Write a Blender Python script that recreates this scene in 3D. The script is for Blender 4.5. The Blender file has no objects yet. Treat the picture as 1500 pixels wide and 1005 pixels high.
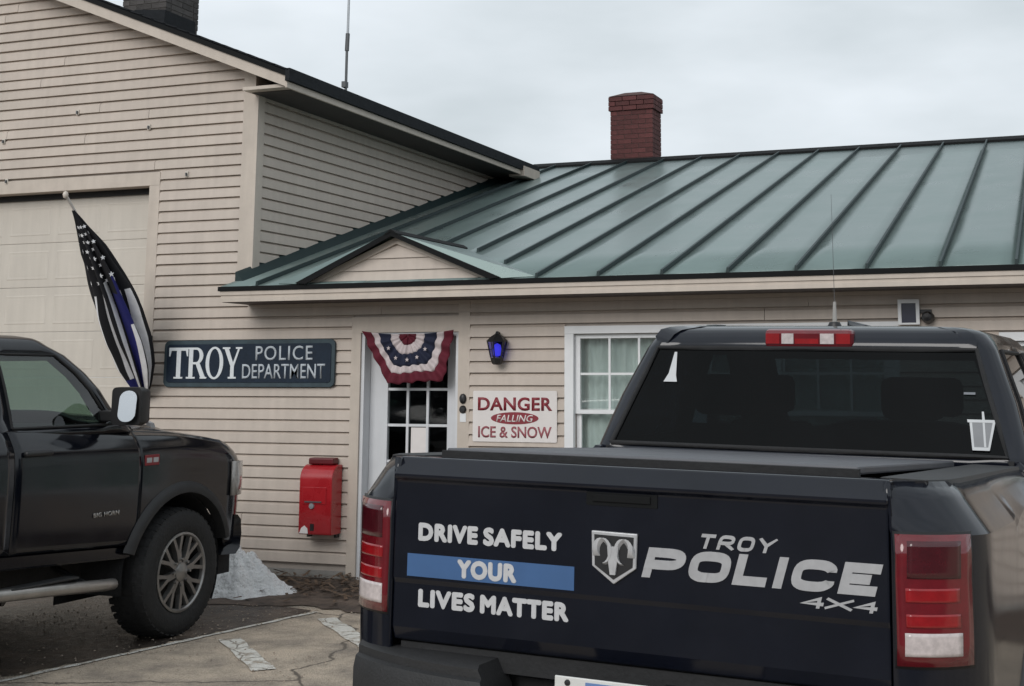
import bpy, bmesh, math, random
from mathutils import Vector, Matrix
random.seed(7)
R = math.radians
S = bpy.context.scene
COL = S.collection

# ------------------------------------------------------------------ camera
F, PX, PY, HY, CH = 1950.0, 850.0, 250.0, 557.0, 1.7
pitch = math.atan((HY - PY) / F)
yaw = math.atan(724.0 / (F / math.cos(pitch)))
cd = bpy.data.cameras.new('camera')
cam = bpy.data.objects.new('camera', cd); COL.objects.link(cam)
cam.location = (0, 0, CH)
cam.rotation_euler = (math.pi / 2 + pitch, 0, yaw)
cd.sensor_width = 36.0
cd.lens = 36.0 * F / 1500.0
cd.shift_x = -(PX - 750.0) / 1500.0
cd.shift_y = -(502.5 - PY) / 1500.0
cd.clip_end = 3000
S.camera = cam

# ------------------------------------------------------------------ overcast daylight
SUN_EL, SUN_AZ = R(29), R(189)          # azimuth measured clockwise from +Y
world = bpy.data.worlds.new('World'); S.world = world; world.use_nodes = True
wn = world.node_tree.nodes; wl = world.node_tree.links
bg = wn['Background']
sky = wn.new('ShaderNodeTexSky'); sky.sky_type = 'NISHITA'; sky.sun_disc = False
sky.sun_elevation = SUN_EL; sky.sun_rotation = SUN_AZ
sky.dust_density = 1.5; sky.air_density = 1.0; sky.ozone_density = 1.0
hs = wn.new('ShaderNodeHueSaturation'); hs.inputs['Saturation'].default_value = 0.16; hs.inputs['Value'].default_value = 1.0
wl.new(sky.outputs[0], hs.inputs['Color'])
tc = wn.new('ShaderNodeTexCoord')
mp = wn.new('ShaderNodeMapping'); mp.inputs['Scale'].default_value = (1.6, 1.6, 4.5)
wl.new(tc.outputs['Generated'], mp.inputs[0])
nz = wn.new('ShaderNodeTexNoise'); nz.inputs['Scale'].default_value = 1.7; nz.inputs['Detail'].default_value = 5; nz.inputs['Roughness'].default_value = 0.5
wl.new(mp.outputs[0], nz.inputs['Vector'])
cr = wn.new('ShaderNodeValToRGB')
cr.color_ramp.elements[0].position = 0.30; cr.color_ramp.elements[0].color = (0.44, 0.495, 0.525, 1)
cr.color_ramp.elements[1].position = 0.72; cr.color_ramp.elements[1].color = (0.715, 0.765, 0.815, 1)
wl.new(nz.outputs['Fac'], cr.inputs[0])
# cloud layer lies over the clear sky: mostly cloud, a little sky light showing through
mx = wn.new('ShaderNodeMix'); mx.data_type = 'RGBA'; mx.inputs['Factor'].default_value = 0.965
sc_ = wn.new('ShaderNodeVectorMath'); sc_.operation = 'SCALE'; sc_.inputs['Scale'].default_value = 11.9
wl.new(cr.outputs[0], sc_.inputs[0])
wl.new(hs.outputs[0], mx.inputs['A']); wl.new(sc_.outputs[0], mx.inputs['B'])
wl.new(mx.outputs['Result'], bg.inputs['Color'])
bg.inputs['Strength'].default_value = 0.1
sd = bpy.data.lights.new('sun', 'SUN'); sd.energy = 1.5; sd.angle = R(34); sd.color = (1.0, 0.965, 0.93)
sun = bpy.data.objects.new('sun', sd); COL.objects.link(sun)
sdir = Vector((math.sin(SUN_AZ) * math.cos(SUN_EL), math.cos(SUN_AZ) * math.cos(SUN_EL), math.sin(SUN_EL)))
sun.rotation_euler = (-sdir).to_track_quat('-Z', 'Y').to_euler()
sun.location = (0, -20, 30)
S.view_settings.view_transform = 'Standard'; S.view_settings.look = 'None'
S.view_settings.exposure = 0.08; S.view_settings.gamma = 1.0

# ------------------------------------------------------------------ helpers
def mat(name, col, rough=0.6, metal=0.0, var=0.12, vscale=6.0, bump=0.0, bscale=60.0, coat=0.0, spec=0.5,
        rnd=0.0, col2=None, c2pos=(0.45, 0.62), c2scale=3.0, streak=0.0, dirt_z=None, stretch=(1, 1, 1), rvar=0.0):
    m = bpy.data.materials.new(name); m.use_nodes = True
    N = m.node_tree.nodes; L = m.node_tree.links
    p = N['Principled BSDF']
    p.inputs['Roughness'].default_value = rough; p.inputs['Metallic'].default_value = metal
    p.inputs['Specular IOR Level'].default_value = spec
    if coat: p.inputs['Coat Weight'].default_value = coat; p.inputs['Coat Roughness'].default_value = 0.06
    t = N.new('ShaderNodeTexCoord')
    mpn = N.new('ShaderNodeMapping'); mpn.inputs['Scale'].default_value = stretch
    L.new(t.outputs['Object'], mpn.inputs[0])
    n = N.new('ShaderNodeTexNoise'); n.inputs['Scale'].default_value = vscale; n.inputs['Detail'].default_value = 6; n.inputs['Roughness'].default_value = 0.62
    L.new(mpn.outputs[0], n.inputs['Vector'])
    src = None
    if col2 is not None:
        n2 = N.new('ShaderNodeTexNoise'); n2.inputs['Scale'].default_value = c2scale; n2.inputs['Detail'].default_value = 7; n2.inputs['Roughness'].default_value = 0.65
        L.new(mpn.outputs[0], n2.inputs['Vector'])
        r = N.new('ShaderNodeValToRGB')
        r.color_ramp.elements[0].position = c2pos[0]; r.color_ramp.elements[0].color = (*col, 1)
        r.color_ramp.elements[1].position = c2pos[1]; r.color_ramp.elements[1].color = (*col2, 1)
        L.new(n2.outputs['Fac'], r.inputs[0]); src = r.outputs[0]
    h = N.new('ShaderNodeHueSaturation')
    if src is None: h.inputs['Color'].default_value = (*col, 1)
    else: L.new(src, h.inputs['Color'])
    mr = N.new('ShaderNodeMapRange'); mr.inputs['From Min'].default_value = 0.25; mr.inputs['From Max'].default_value = 0.75
    mr.inputs['To Min'].default_value = 1 - var; mr.inputs['To Max'].default_value = 1 + var
    L.new(n.outputs['Fac'], mr.inputs['Value'])
    val = mr.outputs[0]
    if rnd:
        oi = N.new('ShaderNodeObjectInfo'); m2 = N.new('ShaderNodeMapRange')
        m2.inputs['To Min'].default_value = 1 - rnd; m2.inputs['To Max'].default_value = 1 + rnd
        L.new(oi.outputs['Random'], m2.inputs['Value'])
        mm = N.new('ShaderNodeMath'); mm.operation = 'MULTIPLY'; L.new(val, mm.inputs[0]); L.new(m2.outputs[0], mm.inputs[1]); val = mm.outputs[0]
    if streak:
        ms = N.new('ShaderNodeMapping'); ms.inputs['Scale'].default_value = (9, 9, 0.8); L.new(t.outputs['Object'], ms.inputs[0])
        ns = N.new('ShaderNodeTexNoise'); ns.inputs['Scale'].default_value = 1.5; ns.inputs['Detail'].default_value = 4; L.new(ms.outputs[0], ns.inputs['Vector'])
        m3 = N.new('ShaderNodeMapRange'); m3.inputs['From Min'].default_value = 0.3; m3.inputs['From Max'].default_value = 0.7
        m3.inputs['To Min'].default_value = 1 - streak; m3.inputs['To Max'].default_value = 1 + streak * 0.5
        L.new(ns.outputs['Fac'], m3.inputs['Value'])
        mm = N.new('ShaderNodeMath'); mm.operation = 'MULTIPLY'; L.new(val, mm.inputs[0]); L.new(m3.outputs[0], mm.inputs[1]); val = mm.outputs[0]
    L.new(val, h.inputs['Value'])
    L.new(h.outputs[0], p.inputs['Base Color'])
    if rvar:
        m4 = N.new('ShaderNodeMapRange'); m4.inputs['From Min'].default_value = 0.3; m4.inputs['From Max'].default_value = 0.7
        m4.inputs['To Min'].default_value = max(0.02, rough - rvar); m4.inputs['To Max'].default_value = min(1, rough + rvar)
        L.new(n.outputs['Fac'], m4.inputs['Value']); L.new(m4.outputs[0], p.inputs['Roughness'])
    if bump:
        nb = N.new('ShaderNodeTexNoise'); nb.inputs['Scale'].default_value = bscale; nb.inputs['Detail'].default_value = 5
        L.new(mpn.outputs[0], nb.inputs['Vector'])
        b = N.new('ShaderNodeBump'); b.inputs['Strength'].default_value = bump; b.inputs['Distance'].default_value = 0.02
        L.new(nb.outputs['Fac'], b.inputs['Height']); L.new(b.outputs[0], p.inputs['Normal'])
    return m

def add_cracks(m, col, scale=.55, w=.010):
    N = m.node_tree.nodes; L = m.node_tree.links; p = N['Principled BSDF']; src = p.inputs['Base Color'].links[0].from_socket
    t = N.new('ShaderNodeTexCoord'); n = N.new('ShaderNodeTexNoise'); n.inputs['Scale'].default_value = 2.2; n.inputs['Detail'].default_value = 6
    L.new(t.outputs['Object'], n.inputs['Vector'])
    mxv = N.new('ShaderNodeMix'); mxv.data_type = 'VECTOR'; mxv.inputs['Factor'].default_value = .30
    L.new(t.outputs['Object'], mxv.inputs['A']); L.new(n.outputs['Color'], mxv.inputs['B'])
    v = N.new('ShaderNodeTexVoronoi'); v.feature = 'DISTANCE_TO_EDGE'; v.inputs['Scale'].default_value = scale; L.new(mxv.outputs['Result'], v.inputs['Vector'])
    r = N.new('ShaderNodeMapRange'); r.inputs['From Min'].default_value = w * .3; r.inputs['From Max'].default_value = w; L.new(v.outputs['Distance'], r.inputs['Value'])
    mx = N.new('ShaderNodeMix'); mx.data_type = 'RGBA'; mx.inputs['A'].default_value = (*col, 1); L.new(r.outputs[0], mx.inputs['Factor']); L.new(src, mx.inputs['B'])
    L.new(mx.outputs['Result'], p.inputs['Base Color'])

def glass_mat(name, tint, refl=0.06, rough=0.02):
    """thin pane: tinted see-through mixed with a mirror-like reflection that grows at grazing angles"""
    m = bpy.data.materials.new(name); m.use_nodes = True
    N = m.node_tree.nodes; L = m.node_tree.links
    N.remove(N['Principled BSDF']); out = N['Material Output']
    tr = N.new('ShaderNodeBsdfTransparent'); tr.inputs[0].default_value = (*tint, 1)
    gl = N.new('ShaderNodeBsdfGlossy'); gl.inputs['Roughness'].default_value = rough; gl.inputs['Color'].default_value = (1, 1, 1, 1)
    lw = N.new('ShaderNodeLayerWeight'); lw.inputs['Blend'].default_value = 0.5
    pw = N.new('ShaderNodeMath'); pw.operation = 'POWER'; pw.inputs[1].default_value = 5.0
    L.new(lw.outputs['Facing'], pw.inputs[0])
    ad = N.new('ShaderNodeMath'); ad.operation = 'MULTIPLY_ADD'; ad.use_clamp = True; ad.inputs[1].default_value = 0.9; ad.inputs[2].default_value = refl
    L.new(pw.outputs[0], ad.inputs[0])
    mx = N.new('ShaderNodeMixShader'); L.new(ad.outputs[0], mx.inputs[0]); L.new(tr.outputs[0], mx.inputs[1]); L.new(gl.outputs[0], mx.inputs[2])
    L.new(mx.outputs[0], out.inputs['Surface'])
    return m

WORLD = set()          # roots whose parts are written in world coordinates
def attach(o, parent):
    if parent is None: return
    o.parent = parent
    if parent.name in WORLD: o.matrix_parent_inverse = parent.matrix_basis.inverted()

class MB:
    def __init__(s): s.v = []; s.f = []; s.m = []
    def add(s, vs, fs, mi=0):
        o = len(s.v); s.v += [tuple(p) for p in vs]
        s.f += [tuple(i + o for i in q) for q in fs]; s.m += [mi] * len(fs)
    def box(s, x0, x1, y0, y1, z0, z1, mi=0):
        s.add([(x0, y0, z0), (x1, y0, z0), (x1, y1, z0), (x0, y1, z0), (x0, y0, z1), (x1, y0, z1), (x1, y1, z1), (x0, y1, z1)],
              [(0, 3, 2, 1), (4, 5, 6, 7), (0, 1, 5, 4), (1, 2, 6, 5), (2, 3, 7, 6), (3, 0, 4, 7)], mi)
    def hexa(s, p, mi=0):      # 8 points, bottom ring then top ring
        s.add(p, [(0, 3, 2, 1), (4, 5, 6, 7), (0, 1, 5, 4), (1, 2, 6, 5), (2, 3, 7, 6), (3, 0, 4, 7)], mi)
    def grid(s, rows, mi=0, closed=False):
        n = len(rows[0]); vs = [p for r in rows for p in r]; fs = []
        for i in range(len(rows) - 1):
            for j in range(n if closed else n - 1):
                k = (j + 1) % n
                fs.append((i * n + j, i * n + k, (i + 1) * n + k, (i + 1) * n + j))
        s.add(vs, fs, mi)
    def loft(s, rings, mi=0, cap=True):
        n = len(rings[0]); o = len(s.v)
        s.grid(rings, mi, closed=True)
        if cap:
            s.f.append(tuple(o + i for i in reversed(range(n)))); s.m.append(mi)
            b = o + (len(rings) - 1) * n
            s.f.append(tuple(b + i for i in range(n))); s.m.append(mi)
    def prism(s, poly, y0, y1, ax='y', mi=0):
        """poly of 2-D points extruded along an axis: 'y' -> (x,z), 'x' -> (y,z), 'z' -> (x,y)"""
        def P(a, b, c): return (a, c, b) if ax == 'y' else ((c, a, b) if ax == 'x' else (a, b, c))
        n = len(poly); vs = [P(a, b, y0) for a, b in poly] + [P(a, b, y1) for a, b in poly]
        fs = [tuple(range(n)), tuple(reversed(range(n, 2 * n)))]
        fs += [(i, i + n, (i + 1) % n + n, (i + 1) % n) for i in range(n)]
        s.add(vs, fs, mi)
    def tube(s, pts, r, n=8, mi=0):
        pts = [Vector(p) for p in pts]; rings = []
        for i, p in enumerate(pts):
            d = (pts[min(i + 1, len(pts) - 1)] - pts[max(i - 1, 0)]).normalized()
            u = d.cross(Vector((0, 0, 1)))
            if u.length < 1e-3: u = d.cross(Vector((0, 1, 0)))
            u.normalize(); w = u.cross(d).normalized()
            rr = r[i] if isinstance(r, (list, tuple)) else r
            rings.append([p + u * rr * math.cos(2 * math.pi * k / n) + w * rr * math.sin(2 * math.pi * k / n) for k in range(n)])
        s.loft(rings, mi)
    def lathe(s, prof, n=32, ax='z', c=(0, 0, 0), mi=0):
        rings = []
        for (r, h) in prof:
            ring = []
            for k in range(n):
                a = 2 * math.pi * k / n; q = (r * math.cos(a), r * math.sin(a))
                P = (q[0], q[1], h) if ax == 'z' else ((h, q[0], q[1]) if ax == 'x' else (q[0], h, q[1]))
                ring.append((P[0] + c[0], P[1] + c[1], P[2] + c[2]))
            rings.append(ring)
        s.grid(rings, mi, closed=True)
    def build(s, name, m, parent=None, smooth=None, bevel=0, solid=0, label=None):
        me = bpy.data.meshes.new(name); me.from_pydata(s.v, [], s.f)
        ms = m if isinstance(m, (list, tuple)) else [m]
        for q in ms: me.materials.append(q)
        for p, i in zip(me.polygons, s.m): p.material_index = i
        bm = bmesh.new(); bm.from_mesh(me); bmesh.ops.recalc_face_normals(bm, faces=bm.faces); bm.to_mesh(me); bm.free()
        if smooth is not None:
            me.polygons.foreach_set('use_smooth', [True] * len(me.polygons)); me.set_sharp_from_angle(angle=R(smooth))
        me.update()
        o = bpy.data.objects.new(name, me); COL.objects.link(o)
        attach(o, parent)
        if solid:
            md = o.modifiers.new('s', 'SOLIDIFY'); md.thickness = abs(solid); md.offset = -1 if solid > 0 else 1
        if bevel:
            md = o.modifiers.new('b', 'BEVEL'); md.width = bevel; md.segments = 2; md.limit_method = 'ANGLE'; md.angle_limit = R(40)
        if label: o['label'] = label
        return o

def empty(name, loc, label, cat, group=None, rot=None):
    o = bpy.data.objects.new(name, None); COL.objects.link(o); o.location = loc; o.empty_display_size = 0.1
    if rot: o.rotation_euler = rot
    o['label'] = label; o['category'] = cat
    if group: o['group'] = group
    return o
def wroot(*a, **k):
    o = empty(*a, **k); WORLD.add(o.name); return o
def tag(o, label, cat, group=None):
    o['label'] = label; o['category'] = cat
    if group: o['group'] = group
    return o
def boxo(name, x0, x1, y0, y1, z0, z1, m, parent=None, bevel=0):
    b = MB(); b.box(min(x0, x1), max(x0, x1), min(y0, y1), max(y0, y1), min(z0, z1), max(z0, z1)); return b.build(name, m, parent, bevel=bevel)

FRONT = Matrix(((1, 0, 0), (0, 0, -1), (0, 1, 0)))     # text x->X, y->Z, faces -Y
RSIDE = Matrix(((0, 0, 1), (1, 0, 0), (0, 1, 0)))      # text x->Y, y->Z, faces +X
def text(name, body, m, parent, pos, width, height, basis=FRONT, bold=0.0, shear=0.0, space=1.0, depth=0.003):
    """lettering as a mesh, its lower left corner at pos, fitted to width x height"""
    cu = bpy.data.curves.new(name, 'FONT'); cu.body = body; cu.size = 1.0; cu.offset = bold; cu.shear = shear; cu.space_character = space
    cu.resolution_u = 4
    to = bpy.data.objects.new(name + '_curve', cu); COL.objects.link(to)
    bpy.context.view_layer.update()
    dg = bpy.context.evaluated_depsgraph_get()
    me = bpy.data.meshes.new_from_object(to.evaluated_get(dg))
    bpy.data.objects.remove(to)
    xs = [v.co.x for v in me.vertices]; ys = [v.co.y for v in me.vertices]
    x0, x1, y0, y1 = min(xs), max(xs), min(ys), max(ys)
    bm = bmesh.new(); bm.from_mesh(me)
    r = bmesh.ops.extrude_face_region(bm, geom=list(bm.faces))
    for v in [g for g in r['geom'] if isinstance(g, bmesh.types.BMVert)]: v.co.z += 1.0
    bmesh.ops.recalc_face_normals(bm, faces=bm.faces)
    for v in bm.verts:
        q = Vector(((v.co.x - x0) / (x1 - x0) * width, (v.co.y - y0) / (y1 - y0) * height, v.co.z * depth))
        v.co = basis @ q + Vector(pos)
    bm.to_mesh(me); bm.free()
    me.materials.clear(); me.materials.append(m); me.name = name
    o = bpy.data.objects.new(name, me); COL.objects.link(o); attach(o, parent)
    return o

def fat_text(name, body, m, parent, pos, width, height, fat, space=1.0, squash=0.0):
    '''bold lettering: the same outline laid several times with small shifts, one mesh object per word'''
    shifts = [(0, 0)] + [(fat * math.cos(R(45 * k)), fat * math.sin(R(45 * k))) for k in range(8)]
    base = text(name, body, m, parent, (pos[0] + fat, pos[1], pos[2] + fat), width - 2 * fat, height - 2 * fat, space=space, depth=.0008)
    bm = bmesh.new()
    for k, (dx, dz) in enumerate(shifts):
        b2 = bm.verts[:] ; bm.from_mesh(base.data)
        for v in bm.verts[len(b2):]: v.co.x += dx; v.co.z += dz; v.co.y -= k * .00006
    bm.to_mesh(base.data); bm.free(); return base
# ------------------------------------------------------------------ materials
SIDING = mat('tan vinyl siding', (0.515, 0.446, 0.387), 0.55, var=0.07, vscale=3, rnd=0.035, streak=0.07, bump=0.08, bscale=25)
TRIM = mat('tan painted trim', (0.515, 0.448, 0.384), 0.5, var=0.08, vscale=5, streak=0.06, bump=0.06)
WALLBACK = mat('sheathing behind siding', (0.40, 0.35, 0.31), 0.8)
GDOOR = mat('cream steel garage door', (0.54, 0.495, 0.435), 0.45, var=0.06, vscale=2.5, streak=0.05, bump=0.03)
WHITE = mat('white vinyl window frame', (0.74, 0.75, 0.76), 0.4, var=0.05, vscale=6)
DOORW = mat('white painted entry door', (0.62, 0.63, 0.65), 0.42, var=0.06, vscale=4, streak=0.08)
GREEN = mat('green standing seam metal', (0.172, 0.229, 0.220), 0.31, metal=0.30, var=0.10, vscale=1.6, rnd=0.05, streak=0.0, rvar=0.06)
GREEND = mat('dark green metal rib', (0.011, 0.026, 0.027), 0.5, metal=0.0, spec=0.35, var=0.08)
BLACKT = mat('black metal drip edge', (0.005, 0.0055, 0.006), 0.75, var=0.1, spec=0.2)
SHINGLE = mat('charcoal asphalt shingle', (0.016, 0.018, 0.021), 0.9, spec=0.25, var=0.3, vscale=22, bump=0.3, bscale=90)
SOFFIT = mat('brown soffit darkened as shade', (0.085, 0.066, 0.060), 0.7, var=0.08)  # base colour darkened to deepen the shade under the low eave
DSOFFIT = mat('brown soffit with painted eave shade', (0.055, 0.048, 0.045), 0.8, var=0.1)  # brown taken darker to stand for the shadow below the garage eave
CONC = mat('grey concrete foundation', (0.27, 0.255, 0.235), 0.9, var=0.2, vscale=10, bump=0.25)
BRICK = mat('red chimney brick', (0.088, 0.027, 0.026), 0.85, var=0.25, vscale=14, rnd=0.22, bump=0.3)
BRICKD = mat('sooty grey brick', (0.060, 0.055, 0.053), 0.9, var=0.3, vscale=12, rnd=0.3, bump=0.3)
MORTAR = mat('mortar', (0.085, 0.050, 0.046), 0.95, var=0.2, vscale=20)
MORTARD = mat('sooty mortar', (0.085, 0.078, 0.072), 0.95, var=0.2, vscale=20)
LEAD = mat('grey flashing', (0.10, 0.105, 0.11), 0.5, metal=0.4)
GALV = mat('galvanised steel', (0.36, 0.38, 0.40), 0.45, metal=0.6)
PANE = glass_mat('house window glass', (0.86, 0.90, 0.89), 0.09)
DPANE = glass_mat('entry door glass', (0.55, 0.58, 0.58), 0.025)
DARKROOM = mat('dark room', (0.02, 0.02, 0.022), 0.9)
CURTAIN = mat('pale grey green curtain', (0.74, 0.76, 0.75), 0.9, var=0.14, vscale=7, stretch=(6, 1, 0.7))
NAVY = mat('navy painted wood', (0.0065, 0.016, 0.032), 0.6, spec=0.3, var=0.25, vscale=9, bump=0.1)
NAVYE = mat('weathered grey green sign edge', (0.034, 0.056, 0.068), 0.7, var=0.3, vscale=12)
SIGNW = mat('sign lettering pale grey', (0.66, 0.69, 0.71), 0.55, var=0.1, vscale=20)
SIGNG = mat('thin lettering grey', (0.46, 0.50, 0.54), 0.55, var=0.1, vscale=20)
WBOARD = mat('white sign board', (0.70, 0.66, 0.64), 0.5, var=0.06)
DANRED = mat('dark red print', (0.22, 0.020, 0.032), 0.5, var=0.15, vscale=18)
DANGREY = mat('faded red print', (0.30, 0.085, 0.10), 0.55, var=0.2, vscale=18)
REDBOX = mat('red enamel', (0.36, 0.012, 0.018), 0.3, var=0.12, vscale=7, coat=0.4, rvar=0.08)
REDBOXD = mat('dark red lid', (0.10, 0.006, 0.010), 0.4, var=0.15)
BLACK = mat('black plastic', (0.012, 0.012, 0.013), 0.45, var=0.1)
BLACKM = mat('matte black rubber', (0.016, 0.016, 0.017), 0.85, var=0.2, vscale=20, bump=0.2)
CLOTHR = mat('bunting maroon cloth', (0.105, 0.006, 0.018), 0.85, var=0.2, vscale=14)
CLOTHW = mat('bunting white cloth', (0.56, 0.49, 0.49), 0.85, var=0.12, vscale=14)
CLOTHB = mat('bunting navy cloth', (0.010, 0.014, 0.038), 0.85, var=0.2, vscale=14)
FLAGK = mat('flag black cloth', (0.008, 0.008, 0.011), 0.85, var=0.2, vscale=10)
FLAGW = mat('flag white cloth', (0.78, 0.78, 0.80), 0.85, var=0.15, vscale=10)
FLAGB = mat('flag blue cloth', (0.012, 0.014, 0.13), 0.85, var=0.2, vscale=10)
SNOW = mat('old dirty snow', (0.88, 0.875, 0.87), 0.8, var=0.10, vscale=12, col2=(0.15, 0.13, 0.12), c2pos=(0.60, 0.70), c2scale=12, bump=1.0, bscale=45)
MUD = mat('wet brown earth', (0.120, 0.088, 0.068), 0.75, var=0.35, vscale=9, bump=0.6, bscale=28, col2=(0.060, 0.045, 0.036), c2scale=4)
ASPHALT = mat('sandy worn asphalt', (0.255, 0.218, 0.180), 0.88, var=0.30, vscale=55, bump=0.8, bscale=90, col2=(0.53, 0.440, 0.345), c2pos=(0.34, 0.60), c2scale=2.6)
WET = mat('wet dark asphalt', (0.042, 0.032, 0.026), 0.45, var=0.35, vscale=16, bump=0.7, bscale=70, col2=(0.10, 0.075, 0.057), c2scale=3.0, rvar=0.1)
LINE = mat('worn parking paint', (0.66, 0.64, 0.59), 0.85, var=0.16, vscale=40, bump=0.6, bscale=100, col2=(0.36, 0.31, 0.25), c2pos=(0.50, 0.60), c2scale=9)
LEAFM = mat('dead leaf litter', (0.13, 0.085, 0.055), 0.9, var=0.5, vscale=14)
REFL_HILL = mat('dark reflection backdrop', (0.050, 0.046, 0.042), 0.95, var=0.4, vscale=0.6)

add_cracks(ASPHALT, (0.13, 0.108, 0.088), .55, .007); add_cracks(LINE, (0.24, 0.21, 0.175), 5.0, .03)
# ------------------------------------------------------------------ ground
def sheet(name, pts, z, m, parent=None, sub=0):
    b = MB(); b.add([(x, y, z) for x, y in pts], [tuple(range(len(pts)))]); return b.build(name, m, parent)
g = sheet('ground', [(-400, -300), (400, -300), (400, 600), (-400, 600)], 0.0, ASPHALT); g['kind'] = 'structure'
def blob(cx, cy, rx, ry, n=60, rough=0.12, seed=1, rot=0):
    rr = random.Random(seed); ph = [rr.uniform(0, 6.28) for _ in range(6)]; out = []
    for i in range(n):
        a = 2 * math.pi * i / n
        k = 1 + sum(rough / (j + 1) * math.sin((j * 2 + 2) * a + ph[j]) for j in range(6)) + rr.uniform(-rough, rough) * .15
        x, y = rx * k * math.cos(a), ry * k * math.sin(a)
        out.append((cx + x * math.cos(rot) - y * math.sin(rot), cy + x * math.sin(rot) + y * math.cos(rot)))
    return out
# dark wet asphalt where the pickup stands, its edge running beside the painted stall line
rr = random.Random(3); wp = []
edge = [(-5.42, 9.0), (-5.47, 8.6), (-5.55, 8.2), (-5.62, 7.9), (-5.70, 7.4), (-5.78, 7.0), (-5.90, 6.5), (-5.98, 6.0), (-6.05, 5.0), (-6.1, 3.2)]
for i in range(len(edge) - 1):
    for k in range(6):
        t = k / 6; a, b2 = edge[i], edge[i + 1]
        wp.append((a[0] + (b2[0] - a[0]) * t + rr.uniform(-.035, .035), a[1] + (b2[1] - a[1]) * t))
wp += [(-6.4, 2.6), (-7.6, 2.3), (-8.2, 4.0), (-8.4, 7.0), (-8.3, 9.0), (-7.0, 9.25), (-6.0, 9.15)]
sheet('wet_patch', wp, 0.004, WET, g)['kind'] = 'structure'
# earth strip along the foot of the wall
rr = random.Random(5); mp_ = [(-7.9, 10.12)]
x = -7.9
while x < 5.0:
    mp_.append((x, 9.02 + 0.10 * math.sin(x * 3.1) + rr.uniform(-.06, .06))); x += 0.12
mp_ += [(5.0, 10.12)]
b = MB()
n = len(mp_) - 2; rows = []
for k in range(7):
    t = k / 6
    rows.append([(mp_[i + 1][0], mp_[i + 1][1] * (1 - t) + 10.14 * t, 0.008 + (0.05 * t * t) + (0.014 * rr.random() if 0 < k < 6 else 0)) for i in range(n)])
b.grid(rows); mud = b.build('earth_strip', MUD, g, smooth=60); mud['kind'] = 'structure'
# painted lines of the hatched aisle
def strip(name, a, b_, w, seed):
    rr = random.Random(seed); a = Vector((*a, 0)); b_ = Vector((*b_, 0)); d = (b_ - a).normalized(); nrm = Vector((-d.y, d.x, 0)); mbx = MB()
    k = int((b_ - a).length / 0.06) + 1
    L0 = []; R0 = []; ph = rr.uniform(0, 6)
    for i in range(k + 1):
        p = a + (b_ - a) * i / k
        L0.append(p + nrm * (w / 2 + .006 * math.sin(i * .9 + ph) + rr.uniform(-.004, .003)) + Vector((0, 0, .0062))); R0.append(p - nrm * (w / 2 + .006 * math.sin(i * .7 - ph) + rr.uniform(-.004, .003)) + Vector((0, 0, .0062)))
    mbx.grid([L0, R0]); o = mbx.build(name, LINE, g); o['kind'] = 'structure'; return o
strip('painted_line', (-5.37, 8.95), (-5.86, 6.2), 0.045, 1)
strip('painted_line', (-5.36, 7.85), (-4.60, 7.10), 0.14, 2)
strip('painted_line', (-5.16, 8.74), (-4.30, 7.88), 0.14, 3)
road = sheet('road', [(-200, -22), (200, -22), (200, 0.5), (-200, 0.5)], 0.004, mat('added dark asphalt for reflections', (0.050, 0.050, 0.052), 0.8, var=0.2, vscale=20, bump=0.3, bscale=90)); road['kind'] = 'structure'  # unseen dark strip added behind the camera so truck paint reflects less brown
# unseen ridge added behind the camera as a dark backdrop for reflections
b = MB(); rows = []
rr = random.Random(11)
prof = [rr.uniform(-.8, .8) for _ in range(61)]
for k in range(6):
    t = k / 5
    row = []
    for i in range(61):
        u = i / 60; xx = -90 + 180 * u
        top = 7 + 4 * math.exp(-((xx + 14) / 20) ** 2) + 1.0 * math.sin(xx * .11) + prof[i]
        row.append((xx * 2, -70 - 40 * t, top * math.sin(t * math.pi / 2)))
    rows.append(row)
b.grid(rows); hl = b.build('reflection_hill', REFL_HILL, None, smooth=50); hl['kind'] = 'structure'

# ================================================================== the police station building
YW = 10.17                       # plane of the front wall
EXP = 0.099                      # siding exposure
B = wroot('police_station_building', (-3.0, YW, 0), 'tan sided police station with tall garage wing and green metal roof', 'building')
XC = -6.87                       # corner of the tall garage wing
RK = 0.406                       # garage roof slope
XE, ZE = -6.40, 4.335            # eave edge of the garage roof
def rake_z(x): return ZE + RK * (XE - x) if x > -10.9 else ZE + RK * (XE + 10.9) - RK * (-10.9 - x)
XL = -15.3                       # left wall of the garage
RX0, RX1 = XL - 0.37, -6.5

# openings in the front wall: (x0, x1, z0, z1)
OP_G = (-11.6, -7.99, 0.0, 3.49)
OP_D = (-5.72, -4.80, 0.0, 2.10)
OP_W = (-3.78, -1.28, 0.62, 2.07)
OP_V = (-0.42, 0.44, 0.72, 1.98)
OPS = [OP_G, OP_D, OP_W, OP_V]
# backing wall, built as slabs round the openings
fw = MB()
xs = [XL]
for o in sorted(OPS): xs += [o[0], o[1]]
xs += [4.8]
def wall_top(x): return rake_z(x) - 0.12 if x < XC - .001 else 2.50
def slab(x0, x1, z0, z1f):
    pts = [(x0, z0), (x1, z0)]
    cuts = sorted([c for c in (-10.9,) if x0 < c < x1], reverse=True)
    top = [(x1, z1f(x1))] + [(c, z1f(c)) for c in cuts] + [(x0, z1f(x0))]
    fw.prism(pts + top, YW, YW + 0.14, 'y')
spans = [(XL, OP_G[0], None), (OP_G[0], OP_G[1], OP_G), (OP_G[1], XC, None), (XC + .0005, OP_D[0], None), (OP_D[0], OP_D[1], OP_D), (OP_D[1], OP_W[0], None),
         (OP_W[0], OP_W[1], OP_W), (OP_W[1], OP_V[0], None), (OP_V[0], OP_V[1], OP_V), (OP_V[1], 4.8, None)]
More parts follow.
